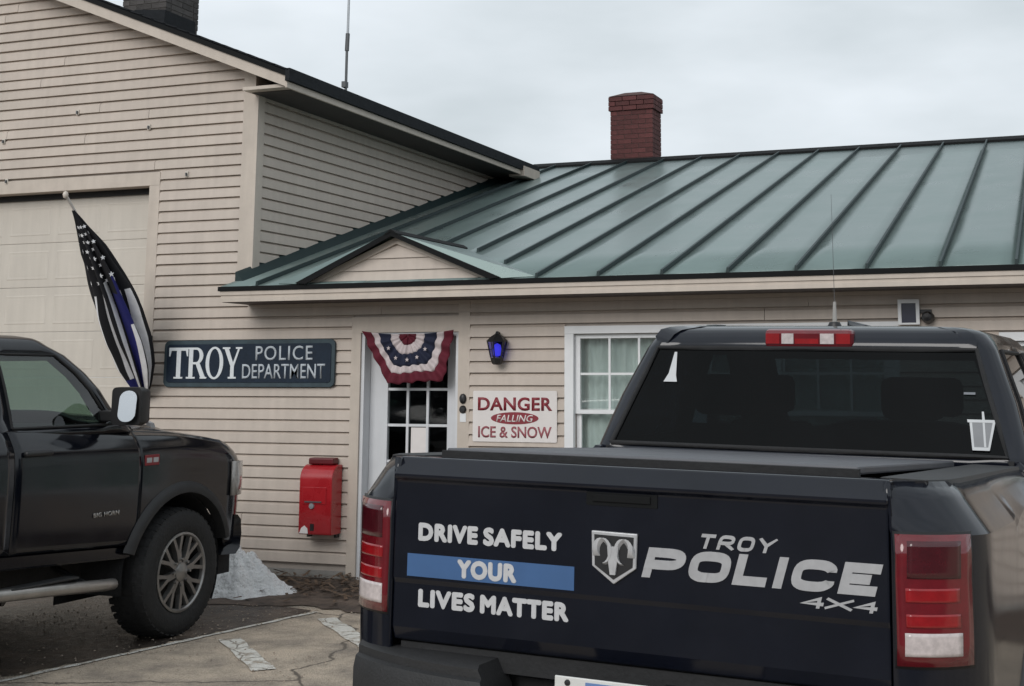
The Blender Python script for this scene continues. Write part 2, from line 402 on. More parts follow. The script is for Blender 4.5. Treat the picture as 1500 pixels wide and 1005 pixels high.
for x0, x1, o in spans:
    tf = (lambda x: rake_z(x) + 0.035) if x1 <= XC else (lambda x: 2.50)
    if o is None: slab(x0, x1, 0.0, tf)
    else:
        slab(x0, x1, o[3], tf)
        if o[2] > 0: fw.box(x0, x1, YW, YW + .14, 0, o[2])
front = fw.build('front_wall', WALLBACK, B)
boxo('foundation', OP_D[1] + .12, 4.8, YW - .012, YW - .001, 0.0, 0.10, CONC, B)
boxo('foundation', OP_G[1] + .14, OP_D[0] - .1, YW - .012, YW - .001, 0.0, 0.115, CONC, B)

def board(parent, xb0, xb1, xt0, xt1, z0, z1, y=YW, proud=0.033, thin=0.002):
    m = MB(); q = .73; xm0, xm1 = xb0 + (xt0 - xb0) * q, xb1 + (xt1 - xb1) * q; zm = z0 + (z1 - z0) * q
    m.loft([[(a, y - .0005, z0), (a, y - proud, z0), (c_, y - proud * .86, zm), (b_, y - thin, z1), (b_, y - .0005, z1)] for a, c_, b_ in ((xb0, xm0, xt0), (xb1, xm1, xt1))])
    return m.build('siding_board', SIDING, parent)
rb = random.Random(21)
Z0 = 2.75 - EXP * 26
Z0 = round(Z0, 4)
i = 0
while True:
    z0 = Z0 + i * EXP; z1 = z0 + EXP - 0.0008; i += 1
    if z0 > 6.0: break
    zc = (z0 + z1) / 2
    # extents of the course
    if z0 < 2.42: segs = [[XL + .1, 4.75, None]]
    else: segs = [[None, None, 'rake']]
    if segs[0][2] == 'rake':
        xr0, xr1 = XE - (z0 + .02 - ZE) / RK, XE - (z1 + .02 - ZE) / RK
        xr0, xr1 = min(XC - .125, xr0), min(XC - .125, xr1)
        xl0, xl1 = -21.8 - xr0, -21.8 - xr1
        xl0, xl1 = max(XL + .1, xl0), max(XL + .1, xl1)
        if xr1 - xl1 < .2: break
        pieces = [(xl0, xr0, xl1, xr1)]
    else:
        pieces = [(segs[0][0], segs[0][1], segs[0][0], segs[0][1])]
    for o, mgn in ((OP_G, .10), (OP_D, .085), (OP_W, .075), (OP_V, .075)):
        if o[2] - mgn < z1 and z0 < o[3] + mgn * 0.9:
            np_ = []
            for a0, a1, c0, c1 in pieces:
                if a1 <= o[0] - mgn or a0 >= o[1] + mgn: np_.append((a0, a1, c0, c1)); continue
                if a0 < o[0] - mgn: np_.append((a0, o[0] - mgn, c0, o[0] - mgn))
                if a1 > o[1] + mgn: np_.append((o[1] + mgn, a1, o[1] + mgn, c1))
            pieces = np_
    for a0, a1, c0, c1 in pieces:
        if a1 - a0 < .03: continue
        # butt joints: boards are about 3.7 m long
        cuts = []; xx = a0 + rb.uniform(.7, 3.4)
        while xx < a1 - .5: cuts.append(xx); xx += 3.66
        e0, e0t = a0, c0
        for c in cuts + [None]:
            dz = rb.uniform(-.0028, .0028)
            if c is None: board(front, e0, a1, e0t, c1, z0 + dz, z1)
            else:
                board(front, e0, c - .0022, e0t, c - .0022, z0 + dz, z1); e0 = e0t = c + .0022
# corner boards, casings
def trim(name, x0, x1, z0, z1, proud=.030, m=TRIM, y=YW, parent=None): return boxo(name, x0, x1, y - proud, y - .001, z0, z1, m, parent or B)
trim('corner_board', XC - .125, XC + .0, 2.655, 4.50, .034)
trim('casing', OP_G[1] + .001, OP_G[1] + .115, 0.0, 3.49, .034); trim('casing', OP_G[0] - .115, OP_G[0] - .001, 0.0, 3.49, .034)
trim('casing', OP_G[0] - .115, OP_G[1] + .115, 3.491, 3.615, .036)
trim('casing', OP_D[0] - .09, OP_D[0] - .001, 0.08, 2.10, .032); trim('casing', OP_D[1] + .001, OP_D[1] + .105, 0.08, 2.36, .032)
trim('casing', OP_D[0] - .09, OP_D[1], 2.101, 2.235, .030)
trim('frieze_board', XC, 4.75, 2.285, 2.36, .026)

for hx_, hz_ in ((-8.03, 4.05), (-7.58, 3.58), (-8.87, 4.25), (-9.75, 4.02), (-9.68, 3.62)):
    m = MB(); m.box(hx_ - .016, hx_ + .020, YW - .042, YW - .030, hz_ - .03, hz_ + .022); fx = m.build('old_fixing', GDOOR, front, bevel=.004)
    m = MB(); m.box(hx_ + .0, hx_ + .012, YW - .060, YW - .0422, hz_ - .022, hz_ + .006); m.build('fixing_hook', LEAD, front)
# garage door: recessed sections with raised panels
GD = empty('garage_door', (0, 0, 0), '', ''); del GD['label']; del GD['category']; GD.parent = B; GD.matrix_parent_inverse = B.matrix_basis.inverted()
GY = YW + 0.13
for k in range(8):
    z0 = 0.01 + k * 0.4295; z1 = z0 + 0.4275
    sec = boxo('door_section', OP_G[0] - .02, OP_G[1] + .02, GY, GY + .045, z0, z1, GDOOR, GD, bevel=.004)
    nP = 6; w = (OP_G[1] - OP_G[0] - .10) / nP
    pm = MB()
    for j in range(nP):
        a0 = OP_G[0] + .05 + j * w + .045; a1 = OP_G[0] + .05 + (j + 1) * w - .045; c0 = z0 + .075; c1 = z1 - .075
        # bead round each panel and raised field
        ring = [(a0, c0), (a1, c0), (a1, c1), (a0, c1)]; e = .018; e2 = .04
        def rg(d, y): return [(a0 + d, y, c0 + d), (a1 - d, y, c0 + d), (a1 - d, y, c1 - d), (a0 + d, y, c1 - d)]
        pm.grid([rg(0, GY - .0005), rg(e * .5, GY - .003), rg(e, GY - .0012), rg(e2, GY - .0035)], closed=True)
        o = len(pm.v); pm.add(rg(e2, GY - .0035), [(0, 1, 2, 3)])
    pm.build('raised_panel', GDOOR, GD, smooth=20)
for x0, x1, z0, z1 in ((OP_G[1] - .001, OP_G[1] + .05, 0, 3.49), (OP_G[0] - .05, OP_G[0] + .001, 0, 3.49)):
    boxo('door_stop', x0, x1, YW + .002, GY, z0, z1, TRIM, GD)
boxo('door_stop', OP_G[0] - .05, OP_G[1] + .05, YW + .145, GY + .1, 3.40, 3.55, TRIM, GD)
boxo('door_seal', OP_G[0], OP_G[1], GY - .03, GY - .002, 3.435, 3.489, BLACKM, GD)

# entry door set back in its frame
ED = empty('entry_door', (0, 0, 0), '', ''); del ED['label']; del ED['category']; ED.parent = B; ED.matrix_parent_inverse = B.matrix_basis.inverted()
DY = YW + 0.10
boxo('jamb', OP_D[0], OP_D[0] + .03, YW - .012, DY + .05, .06, 2.10, DOORW, ED)
boxo('jamb', OP_D[1] - .03, OP_D[1], YW - .012, DY + .05, .06, 2.10, DOORW, ED)
boxo('jamb', OP_D[0] + .03, OP_D[1] - .03, YW - .012, DY + .05, 2.065, 2.10, DOORW, ED)
boxo('threshold', OP_D[0] - .02, OP_D[1] + .02, YW - .06, DY + .05, .02, .06, CONC, ED)
dx0, dx1 = OP_D[0] + .032, OP_D[1] - .032
lx0, lx1, lz0, lz1 = -5.52, -4.955, 0.42, 1.925
boxo('stile', dx0, lx0, DY, DY + .044, .065, 2.06, DOORW, ED); boxo('stile', lx1, dx1, DY, DY + .044, .065, 2.06, DOORW, ED)
boxo('rail', lx0, lx1, DY + .001, DY + .043, .065, lz0, DOORW, ED); boxo('rail', lx0, lx1, DY + .001, DY + .043, lz1, 2.06, DOORW, ED)
cw, rh = (lx1 - lx0) / 3, (lz1 - lz0) / 5
for a in range(1, 3): boxo('muntin', lx0 + a * cw - .011, lx0 + a * cw + .011, DY + .006, DY + .038, lz0, lz1, DOORW, ED)
for c in range(1, 5): boxo('muntin', lx0, lx1, DY + .008, DY + .036, lz0 + c * rh - .011, lz0 + c * rh + .011, DOORW, ED)
for a in range(3):
    for c in range(5):
        boxo('pane', lx0 + a * cw + .011, lx0 + (a + 1) * cw - .011, DY + .02, DY + .024, lz0 + c * rh + .011, lz0 + (c + 1) * rh - .011, DPANE, ED)
boxo('notice', -5.30, -5.145, DY + .017, DY + .018, 1.0, 1.305, WBOARD, ED)
b = MB(); b.lathe([(0, -.062), (.02, -.06), (.031, -.045), (.03, -.03), (.012, -.022), (.012, 0)], 16, 'y', (dx1 - .06, DY, 1.0)); b.build('door_knob', GALV, ED, smooth=40)

# windows
def window(name, x0, x1, z0, z1, units):
    W = empty(name, (0, 0, 0), '', ''); del W['label']; del W['category']; W.parent = B; W.matrix_parent_inverse = B.matrix_basis.inverted()
    c = .075
    boxo('casing', x0 - c, x0 + .001, YW - .030, YW + .02, z0, z1, WHITE, W); boxo('casing', x1 - .001, x1 + c, YW - .030, YW + .02, z0, z1, WHITE, W)
    boxo('casing', x0 - c, x1 + c, YW - .032, YW + .02, z1 + .001, z1 + .062, WHITE, W)
    boxo('sill', x0 - c - .02, x1 + c + .02, YW - .055, YW + .02, z0 - .06, z0 - .001, WHITE, W)
    w = (x1 - x0) / units
    for u in range(units):
        a0, a1 = x0 + u * w, x0 + (u + 1) * w
        if u: boxo('mullion', a0 - .022, a0 + .022, YW - .018, YW + .06, z0, z1, WHITE, W)
        f = .032
        zm = 1.435 if z0 < .7 else (z0 + z1) / 2
        for (p0, p1, yy) in ((zm - .0, z1 - .004, YW + .012), (z0 + .004, zm + .028, YW + .045)):
            boxo('sash_stile', a0 + (.023 if u else .003), a0 + f + .012, yy, yy + .03, p0, p1, WHITE, W); boxo('sash_stile', a1 - f - .012, a1 - (.023 if u < units - 1 else .003), yy, yy + .03, p0, p1, WHITE, W)
            boxo('sash_rail', a0 + f + .012, a1 - f - .012, yy + .001, yy + .029, p0, p0 + f, WHITE, W); boxo('sash_rail', a0 + f + .012, a1 - f - .012, yy + .001, yy + .029, p1 - f, p1, WHITE, W)
            g0, g1, q0, q1 = a0 + f + .012, a1 - f - .012, p0 + f, p1 - f
            if yy < YW + .03:
                for k in (1, 2): boxo('muntin', g0 + (g1 - g0) * k / 3 - .009, g0 + (g1 - g0) * k / 3 + .009, yy + .006, yy + .024, q0, q1, WHITE, W)
                boxo('muntin', g0, g1, yy + .008, yy + .022, (q0 + q1) / 2 - .009, (q0 + q1) / 2 + .009, WHITE, W)
                for k in range(3):
                    for r_ in range(2):
                        boxo('pane', g0 + (g1 - g0) * k / 3 + .009, g0 + (g1 - g0) * (k + 1) / 3 - .009, yy + .013, yy + .017, q0 + (q1 - q0) * r_ / 2 + .009, q0 + (q1 - q0) * (r_ + 1) / 2 - .009, PANE, W)
            else: boxo('pane', g0, g1, yy + .013, yy + .017, q0, q1, PANE, W)
        # curtain hanging in soft folds behind the glass
        rows = []
        for t in (z0 + .01, (z0 + z1) / 2, z1 - .01):
            rows.append([(a0 + .01 + (a1 - a0 - .02) * q / 40, YW + .13 + .018 * math.sin(q * 1.25 + u) + .006 * math.sin(q * .5 + t), t) for q in range(41)])
        cb = MB(); cb.grid(rows); cb.build('curtain', CURTAIN, W, smooth=60)
    return W
window('window', *OP_W, 3); window('window', *OP_V, 1)
# inside: dark rooms so that nothing shows through but the curtains
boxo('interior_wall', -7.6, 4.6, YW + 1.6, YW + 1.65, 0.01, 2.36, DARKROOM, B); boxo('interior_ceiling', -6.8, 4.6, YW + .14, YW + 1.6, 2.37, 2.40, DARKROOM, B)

GX, GZ, GYF = -5.205, 2.90, 9.80
# low roof: standing seam panels from eave to ridge
EY, EZ, SL = 9.72, 2.49, 0.2954
RYR, RZR = 16.86, EZ + SL * (16.86 - EY)
def rz(y): return EZ + SL * (y - EY)
roof = MB()
roof.hexa([(XC, EY + .03, EZ - .04), (5.2, EY + .03, EZ - .04), (5.2, RYR, RZR - .06), (XC, RYR, RZR - .06), (XC, EY + .03, EZ - .006), (5.2, EY + .03, EZ - .006), (5.2, RYR, RZR - .006), (XC, RYR, RZR - .006)])
roof.hexa([(XC, RYR, RZR - .06), (5.2, RYR, RZR - .06), (5.2, 24.0, EZ - .04), (XC, 24.0, EZ - .04), (XC, RYR, RZR - .006), (5.2, RYR, RZR - .006), (5.2, 24.0, EZ), (XC, 24.0, EZ)])
roof = roof.build('low_roof', GREEND, B)
seam_x = [-3.933 + .514 * k for k in range(-5, 18)]
edges = [XC + .004] + seam_x + [5.2]
rs = random.Random(4)
for a0, a1 in zip(edges[:-1], edges[1:]):
    m = MB(); y0, y1 = EY, RYR - .05; dz = rs.uniform(0, .002)
    # shallow oil-canning so each pan reflects the sky a little differently
    rows = []
    for k in range(9):
        t = k / 8; y = y0 + (y1 - y0) * t
        rows.append([(a0 + .003 + (a1 - a0 - .006) * q / 4, y, rz(y) + .002 + dz + (.0016 * math.sin(t * 9 + a0 * 5) * math.sin(math.pi * q / 4))) for q in range(5)])
    m.grid(rows); m.build('roof_panel', GREEN, roof, smooth=60, solid=.006)
for x_ in seam_x:
    m = MB(); w = .0125; y0, y1 = EY - .003, RYR - .04
    hx = abs(x_ - GX) / ((GX + 6.30) if x_ < GX else (-3.955 - GX))
    if hx < 1: y0 = EY + (1 - hx) * (GZ - EZ) / SL + .02
    m.hexa([(x_ - w, y0, rz(y0)), (x_ + w, y0, rz(y0)), (x_ + w, y1, rz(y1)), (x_ - w, y1, rz(y1)), (x_ - w * .7, y0, rz(y0) + .044), (x_ + w * .7, y0, rz(y0) + .044), (x_ + w * .7, y1, rz(y1) + .044), (x_ - w * .7, y1, rz(y1) + .044)])
    m.build('standing_seam', GREEND, roof)
m = MB(); m.prism([(RYR - .16, RZR - .03 + .02), (RYR, RZR + .055), (RYR + .16, RZR + .0), (RYR + .16, RZR - .03), (RYR, RZR + .02), (RYR - .16, RZR - .045)], XC + .0, 5.2, 'x'); m.build('ridge_cap', BLACKT, roof)
# wall flashing where the low roof meets the garage side
m = MB(); m.hexa([(XC + .008, EY + .2, rz(EY + .2)), (XC + .10, EY + .2, rz(EY + .2) + .003), (XC + .10, 15.7, rz(15.7) + .003), (XC + .008, 15.7, rz(15.7)), (XC + .008, EY + .2, rz(EY + .2) + .09), (XC + .016, EY + .2, rz(EY + .2) + .09), (XC + .016, 15.7, rz(15.7) + .09), (XC + .008, 15.7, rz(15.7) + .09)])
m.build('wall_flashing', GREEND, roof)
# drip edge, fascia, gutter lip, soffit
boxo('drip_edge', XC - .01, 5.2, EY - .022, EY + .03, EZ - .034, EZ + .004, BLACKT, B)
boxo('fascia', XC + .01, 5.2, EY, EY + .025, 2.365, EZ - .035, TRIM, B)
boxo('fascia_strip', XC + .006, 5.2, EY - .014, EY - .001, 2.362, 2.395, TRIM, B); boxo('fascia_strip', XC + .006, 5.2, EY - .010, EY - .001, 2.42, EZ - .036, TRIM, B)
boxo('soffit', XC + .01, 5.2, EY + .026, YW + .02, 2.361, 2.385, SOFFIT, B)
m = MB(); m.add([(XC + .011, EY + .001, 2.37), (XC + .011, YW, 2.37), (XC + .011, YW, rz(YW) - .045), (XC + .011, EY + .03, EZ - .036)], [(0, 1, 2, 3)]); m.build('eave_end', TRIM, B, solid=.02)

# small gable over the entrance
GX, GZ, GYF = -5.205, 2.90, 9.80
gl, gr = -6.035, -4.315
gm = MB(); gm.prism([(gl + .03, 2.47), (gr - .03, 2.47), (GX, GZ - .035)], GYF, GYF + .05, 'y'); gable = gm.build('entrance_gable', TRIM, B)
z = 2.50
while z < GZ - .12:
    def gx(zz, s): return GX + s * (GZ - .055 - zz) / (GZ - 2.49) * (.93)
    e = min(EXP, GZ - .06 - z)
    m = MB(); a0, a1, c0, c1 = gx(z, -1), gx(z, 1), gx(z + e, -1), gx(z + e, 1)
    m.hexa([(a0, GYF - .019, z), (a1, GYF - .019, z), (a1, GYF - .0005, z), (a0, GYF - .0005, z), (c0, GYF - .004, z + e), (c1, GYF - .004, z + e), (c1, GYF - .0005, z + e), (c0, GYF - .0005, z + e)])
    m.build('siding_board', SIDING, gable); z += EXP + .0006
# raking trim of the gable
for s in (-1, 1):
    ex = gl if s < 0 else gr
    m = MB(); d = .06
    m.hexa([(GX, GYF - .03, GZ - .085), (ex, GYF - .03, 2.47), (ex, GYF - .002, 2.47), (GX, GYF - .002, GZ - .085), (GX, GYF - .03, GZ - .03), (ex, GYF - .03, 2.525), (ex, GYF - .002, 2.525), (GX, GYF - .002, GZ - .03)])
    m.build('rake_trim', TRIM, gable)
    # metal roof plane of the gable, running back to the main roof
    ye = EY + (GZ - EZ) / SL
    exr = -6.10 if s < 0 else -4.225; exv = -6.30 if s < 0 else -3.955
    m = MB(); m.add([(GX, EY - .03, GZ), (GX, ye + .03, GZ), (exv, EY + .02, 2.512), (exr, EY - .03, 2.500)], [(0, 1, 2), (0, 2, 3)])
    m.build('gable_roof', GREEN, gable, solid=.010)
    m = MB(); m.hexa([(GX, EY - .045, GZ - .030), (exr - .10 * s, EY - .045, 2.496), (exr - .10 * s, EY - .031, 2.496), (GX, EY - .031, GZ - .030), (GX, EY - .045, GZ + .010), (exr, EY - .045, 2.506), (exr, EY - .031, 2.506), (GX, EY - .031, GZ + .010)])
    m.build('rake_edge', BLACKT, gable)
m = MB(); m.prism([(GX - .06, GZ - .012), (GX, GZ + .026), (GX + .06, GZ - .012), (GX + .05, GZ - .02), (GX, GZ + .006), (GX - .05, GZ - .02)], EY - .05, EY + (GZ - EZ) / SL - .02, 'y'); m.build('ridge_cap', BLACKT, gable)

# tall garage wing: side wall with its siding, roof, rake and eave
sw = boxo('side_wall', XC - .14, XC, YW + .14, 24.0, 0.0, 4.52, WALLBACK, B)
z = Z0 + EXP * 24
while z < 4.30:
    y0 = YW + .075; z1 = min(z + EXP - .0008, 4.31)
    if z > EZ + SL * (YW - EY) - .2:
        m = MB()
        zm = z + (z1 - z) * .76
        m.loft([[(XC + .0005, yy, z), (XC + .030, yy, z), (XC + .026, yy, zm), (XC + .002, yy, z1), (XC + .0005, yy, z1)] for yy in (y0, 16.4)])
        m.build('siding_board', SIDING, sw)
    z += EXP
boxo('corner_board', XC + .001, XC + .034, YW - .035, YW + .075, 2.66, 4.34, TRIM, B)
gr_ = MB()
AP = rake_z(-10.9)
Y0, Y1 = 9.90, 15.75
for s in (-1, 1):
    xe = XE if s > 0 else -21.8 - XE
    zt = ZE + .06
    gr_.hexa([(-10.9, Y0, AP + .05), (xe, Y0, zt - .01), (xe, Y1, zt - .01), (-10.9, Y1, AP + .05), (-10.9, Y0, AP + .085), (xe, Y0, zt + .025), (xe, Y1, zt + .025), (-10.9, Y1, AP + .085)])
groof = gr_.build('garage_roof', SHINGLE, B)
# shingle courses showing as thin butt edges
for k in range(34):
    t0 = k / 34; x0 = XE + .03 - 4.53 * t0; x1 = x0 - 4.53 / 34 - .03
    def zz(x): return ZE + .085 + RK * (XE - x)
    m = MB(); m.hexa([(x0, Y0 - .02, zz(x0) - .002), (x1, Y0 - .02, zz(x1) - .006), (x1, Y1, zz(x1) - .006), (x0, Y1, zz(x0) - .002), (x0, Y0 - .02, zz(x0) + .012), (x1, Y0 - .02, zz(x1) + .004), (x1, Y1, zz(x1) + .004), (x0, Y1, zz(x0) + .012)])
    m.build('shingle_course', SHINGLE, groof)
# rake boards on the gable end
for s in (-1, 1):
    xe = XE + .01 if s > 0 else -21.81 - XE; ze = ZE
    m = MB(); m.hexa([(-10.9, Y0, AP - .085), (xe, Y0, ze - .085 + .01), (xe, Y0 + .028, ze - .085 + .01), (-10.9, Y0 + .028, AP - .085), (-10.9, Y0, AP + .048), (xe, Y0, ze + .048), (xe, Y0 + .028, ze + .048), (-10.9, Y0 + .028, AP + .048)])
    m.build('rake_board', TRIM, groof)
    m = MB(); m.hexa([(-10.9, Y0 - .015, AP + .02), (xe, Y0 - .015, ze + .02), (xe, Y0 - .001, ze + .02), (-10.9, Y0 - .001, AP + .02), (-10.9, Y0 - .015, AP + .066), (xe, Y0 - .015, ze + .066), (xe, Y0 - .001, ze + .066), (-10.9, Y0 - .001, AP + .066)])
    m.build('rake_drip_edge', BLACKT, groof)
boxo('eave_fascia', XE - .01, XE + .012, Y0 + .001, Y1, 4.255, 4.31, TRIM, groof)
boxo('eave_gutter', XE + .0, XE + .045, Y0 - .02, Y1 + .05, 4.312, 4.425, SHINGLE, groof)
boxo('eave_soffit', XC + .028, XE - .011, Y0 + .14, Y1, 4.262, 4.285, DSOFFIT, groof)
m = MB(); m.hexa([(-10.9, Y0 + .03, AP - .02), (XE, Y0 + .03, ZE - .02), (XE, YW - .001, ZE - .02), (-10.9, YW - .001, AP - .02), (-10.9, Y0 + .03, AP), (XE, Y0 + .03, ZE), (XE, YW - .001, ZE), (-10.9, YW - .001, AP)]); m.build('rake_soffit', TRIM, groof)
boxo('eave_return', XC + .0, XE - .012, Y0 + .03, YW - .036, 4.268, 4.298, TRIM, groof)
# rear end of the eave where it dies into the green roof
boxo('eave_end_cap', -6.55, -6.34, Y1 - .5, Y1 + .02, 4.235, 4.36, TRIM, groof)

# chimneys, brick by brick
def chimney(name, x0, y0, nx, ny, zb, courses, mb_, mm, corbel=3, cap=True):
    bw, bh, j = .195, .057, .0095
    W = nx * (bw + j) - j; D = ny * (bw + j) - j; dpt = .09
    core = boxo(name, x0 + .006, x0 + W - .006, y0 + .006, y0 + D - .006, zb - .35, zb + courses * (bh + j), mm, B)
    def mesh(lx, ly):
        m = MB(); m.box(-lx / 2, lx / 2, -ly / 2, ly / 2, 0, bh); return m
    shared = {}
    def put(cx, cy, z, lx, ly):
        key = (round(lx, 4), round(ly, 4))
        if key not in shared:
            o = mesh(lx, ly).build('brick', mb_, core); shared[key] = o.data
        else:
            o = bpy.data.objects.new('brick', shared[key]); COL.objects.link(o); attach(o, core)
        o.location = (cx, cy, z)
    for c in range(courses):
        z = zb + c * (bh + j); g_ = .0
        if corbel and courses - c <= corbel: g_ = .022
        X0, X1, Y0_, Y1_ = x0 - g_, x0 + W + g_, y0 - g_, y0 + D + g_
        for s, yy in ((0, Y0_ + dpt / 2), (1, Y1_ - dpt / 2)):
            xs_ = [X0, X1]; off = (bw + j) / 2 if c % 2 else 0
            cuts = [X0] + [X0 + off + k * (bw + j) for k in range(1 if off == 0 else 0, nx + 1) if X0 + .05 < X0 + off + k * (bw + j) < X1 - .05] + [X1 + j]
            for a, b_ in zip(cuts[:-1], cuts[1:]): put((a + b_ - j) / 2, yy, z, b_ - j - a, dpt)
        ya, yb = Y0_ + dpt + j, Y1_ - dpt - j
        k = 2 if c % 2 else 1
        for s, xx in ((0, X0 + dpt / 2), (1, X1 - dpt / 2)):
            if k == 1: put(xx, (ya + yb) / 2, z, dpt, yb - ya)
            else:
                h_ = (ya + yb) / 2; put(xx, (ya + h_ - j / 2) / 2, z, dpt, h_ - j / 2 - ya); put(xx, (h_ + j / 2 + yb) / 2, z, dpt, yb - h_ - j / 2)
    zt = zb + courses * (bh + j)
    if cap:
        m = MB(); cx, cy = x0 + W / 2, y0 + D / 2
        m.loft([[(x0 - .02, y0 - .02, zt), (x0 + W + .02, y0 - .02, zt), (x0 + W + .02, y0 + D + .02, zt), (x0 - .02, y0 + D + .02, zt)],
                [(cx - .12, cy - .12, zt + .06), (cx + .12, cy - .12, zt + .06), (cx + .12, cy + .12, zt + .06), (cx - .12, cy + .12, zt + .06)]])
        m.build('mortar_crown', mm, core)
    return core, W, D
chimney('brick_chimney', -5.80, 17.02, 3, 2, 4.56, 15, BRICK, MORTAR)
boxo('chimney_flashing', -5.83, -5.15, 16.985, 17.46, 4.45, 4.575, LEAD, B)
chimney('garage_chimney', -10.12, 12.2, 3, 3, 5.78, 16, BRICKD, MORTARD, corbel=0)
m = MB(); m.hexa([(-9.90, 12.12, 5.5), (-9.47, 12.12, 5.35), (-9.47, 12.75, 5.35), (-9.90, 12.75, 5.5), (-9.90, 12.14, 5.90), (-9.48, 12.14, 5.86), (-9.48, 12.7, 5.86), (-9.90, 12.7, 5.90)]); m.build('chimney_saddle', SHINGLE, B)
# radio mast on the garage roof
AM = wroot('antenna_mast', (-6.75, 11.53, 4.5), 'thin grey whip antenna mast standing on the dark garage roof', 'antenna')
b = MB(); b.tube([(-6.75, 11.53, 4.45), (-6.75, 11.53, 5.02)], .014, 8); b.tube([(-6.75, 11.53, 5.0), (-6.745, 11.53, 5.18)], .022, 8); b.build('mast', LEAD, AM, smooth=40)
b = MB(); b.tube([(-6.745, 11.53, 5.18), (-6.735, 11.53, 7.2)], [.013, .008], 8); b.build('whip', GALV, AM, smooth=40)
b = MB(); b.box(-6.80, -6.70, 11.48, 11.58, 4.44, 4.50); b.box(-6.785, -6.74, 11.50, 11.56, 4.62, 4.68); b.build('mount', LEAD, AM)

# ================================================================== things on the wall
# --- long name board
SB = wroot('police_department_sign', (-6.84, YW - .05, 1.85), 'long navy name board reading TROY POLICE DEPARTMENT beside the entrance', 'sign')
sx0, sx1, sz0, sz1 = -7.715, -5.955, 1.640, 2.052
def rrect(x0, x1, z0, z1, r, n=5):
    out = []
    for cx, cz, a0 in ((x1 - r, z0 + r, -90), (x1 - r, z1 - r, 0), (x0 + r, z1 - r, 90), (x0 + r, z0 + r, 180)):
        for k in range(n + 1):
            a = R(a0 + 90 * k / n); out.append((cx + r * math.cos(a), cz + r * math.sin(a)))
    return out
m = MB(); m.prism(rrect(sx0, sx1, sz0, sz1, .05), YW - .058, YW - .036, 'y'); m.build('board', NAVYE, SB, bevel=.004)
m = MB(); m.prism(rrect(sx0 + .035, sx1 - .035, sz0 + .040, sz1 - .035, .03), YW - .064, YW - .0581, 'y'); m.build('sign_face', NAVY, SB)
yl = YW - .0642
def serif_letter(ch, x, z, w, h, parent):
    """roman capitals with thick and thin strokes"""
    m = MB(); st = .17 * w if ch == 'T' else .20 * w; sf = .055 * h; k = [0]
    def P(poly):
        m.prism([(x + a * w, z + b_ * h) for a, b_ in poly], yl - .0035 - k[0] * .0003, yl, 'y'); k[0] += 1
    def bar(a0, a1, b0, b1): P([(a0, b0), (a1, b0), (a1, b1), (a0, b1)])
    def ring(cx, cz, rx, rz_, tx, tz, a0=0, a1=360, n=28):
        o_, i_ = [], []
        for q in range(n + 1):
            a = R(a0 + (a1 - a0) * q / n)
            o_.append((cx + rx * math.cos(a), cz + rz_ * math.sin(a))); i_.append((cx + (rx - tx) * math.cos(a), cz + (rz_ - tz) * math.sin(a)))
        for q in range(n):
            P([o_[q], o_[q + 1], i_[q + 1], i_[q]]); k[0] -= 1
        k[0] += 1
    if ch == 'T':
        bar(.40, .62, 0, 1); bar(.0, 1.0, .90, 1); bar(.28, .74, 0, .055); P([(0, .72), (.06, .72), (.13, .92), (0, .95)]); P([(1, .72), (.94, .72), (.87, .92), (1, .95)])
    if ch == 'R':
        bar(.12, .33, 0, 1); bar(.0, .46, 0, .055); bar(.0, .36, .945, 1); bar(.3, .55, .93, 1); bar(.3, .55, .46, .53)
        ring(.50, .73, .36, .27, .19, .07, -90, 90, 16); P([(.48, .48), (.68, .50), (.98, .055), (.76, .03)]); bar(.72, 1.06, 0, .055)
    if ch == 'O': ring(.5, .5, .5, .52, .20, .065, 0, 360, 40)
    if ch == 'Y':
        P([(.02, .98), (.26, .98), (.58, .44), (.40, .40)]); P([(.82, .98), (.92, .98), (.60, .40), (.50, .44)]); bar(.40, .60, 0, .46); bar(.28, .73, 0, .055); bar(-.06, .36, .945, 1); bar(.68, 1.04, .945, 1)
    return m.build('letter', SIGNW, parent)
for ch, x0, w in (('T', -7.655, .205), ('R', -7.465, .205), ('O', -7.262, .185), ('Y', -7.075, .185)):
    serif_letter(ch, x0, 1.714, w, .275, SB)
text('lettering', 'POLICE', SIGNG, SB, (-6.745, yl, 1.872), .575, .125, bold=.006, space=1.12)
text('lettering', 'DEPARTMENT', SIGNG, SB, (-6.878, yl, 1.715), .835, .125, bold=.006, space=1.0)

# --- danger notice
DS = wroot('danger_sign', (-4.285, YW - .03, 1.42), 'small white notice with red DANGER FALLING ICE & SNOW lettering', 'sign')
m = MB(); m.prism(rrect(-4.655, -3.915, 1.205, 1.615, .012, 3), YW - .040, YW - .036, 'y'); m.build('board', WBOARD, DS)
yd = YW - .0405
text('lettering', 'DANGER', DANRED, DS, (-4.61, yd, 1.455), .655, .108, bold=.028, space=1.05, depth=.002)
m = MB(); n = 28; m.prism([(-4.283 + .21 * math.cos(2 * math.pi * k / n), 1.395 + .049 * math.sin(2 * math.pi * k / n)) for k in range(n)], yd - .0015, yd, 'y'); m.build('oval', DANRED, DS)
text('lettering', 'FALLING', WBOARD, DS, (-4.445, yd - .0017, 1.366), .325, .056, bold=.008, shear=.22, depth=.0015)
text('lettering', 'ICE & SNOW', DANGREY, DS, (-4.605, yd, 1.238), .645, .092, bold=.020, depth=.002)

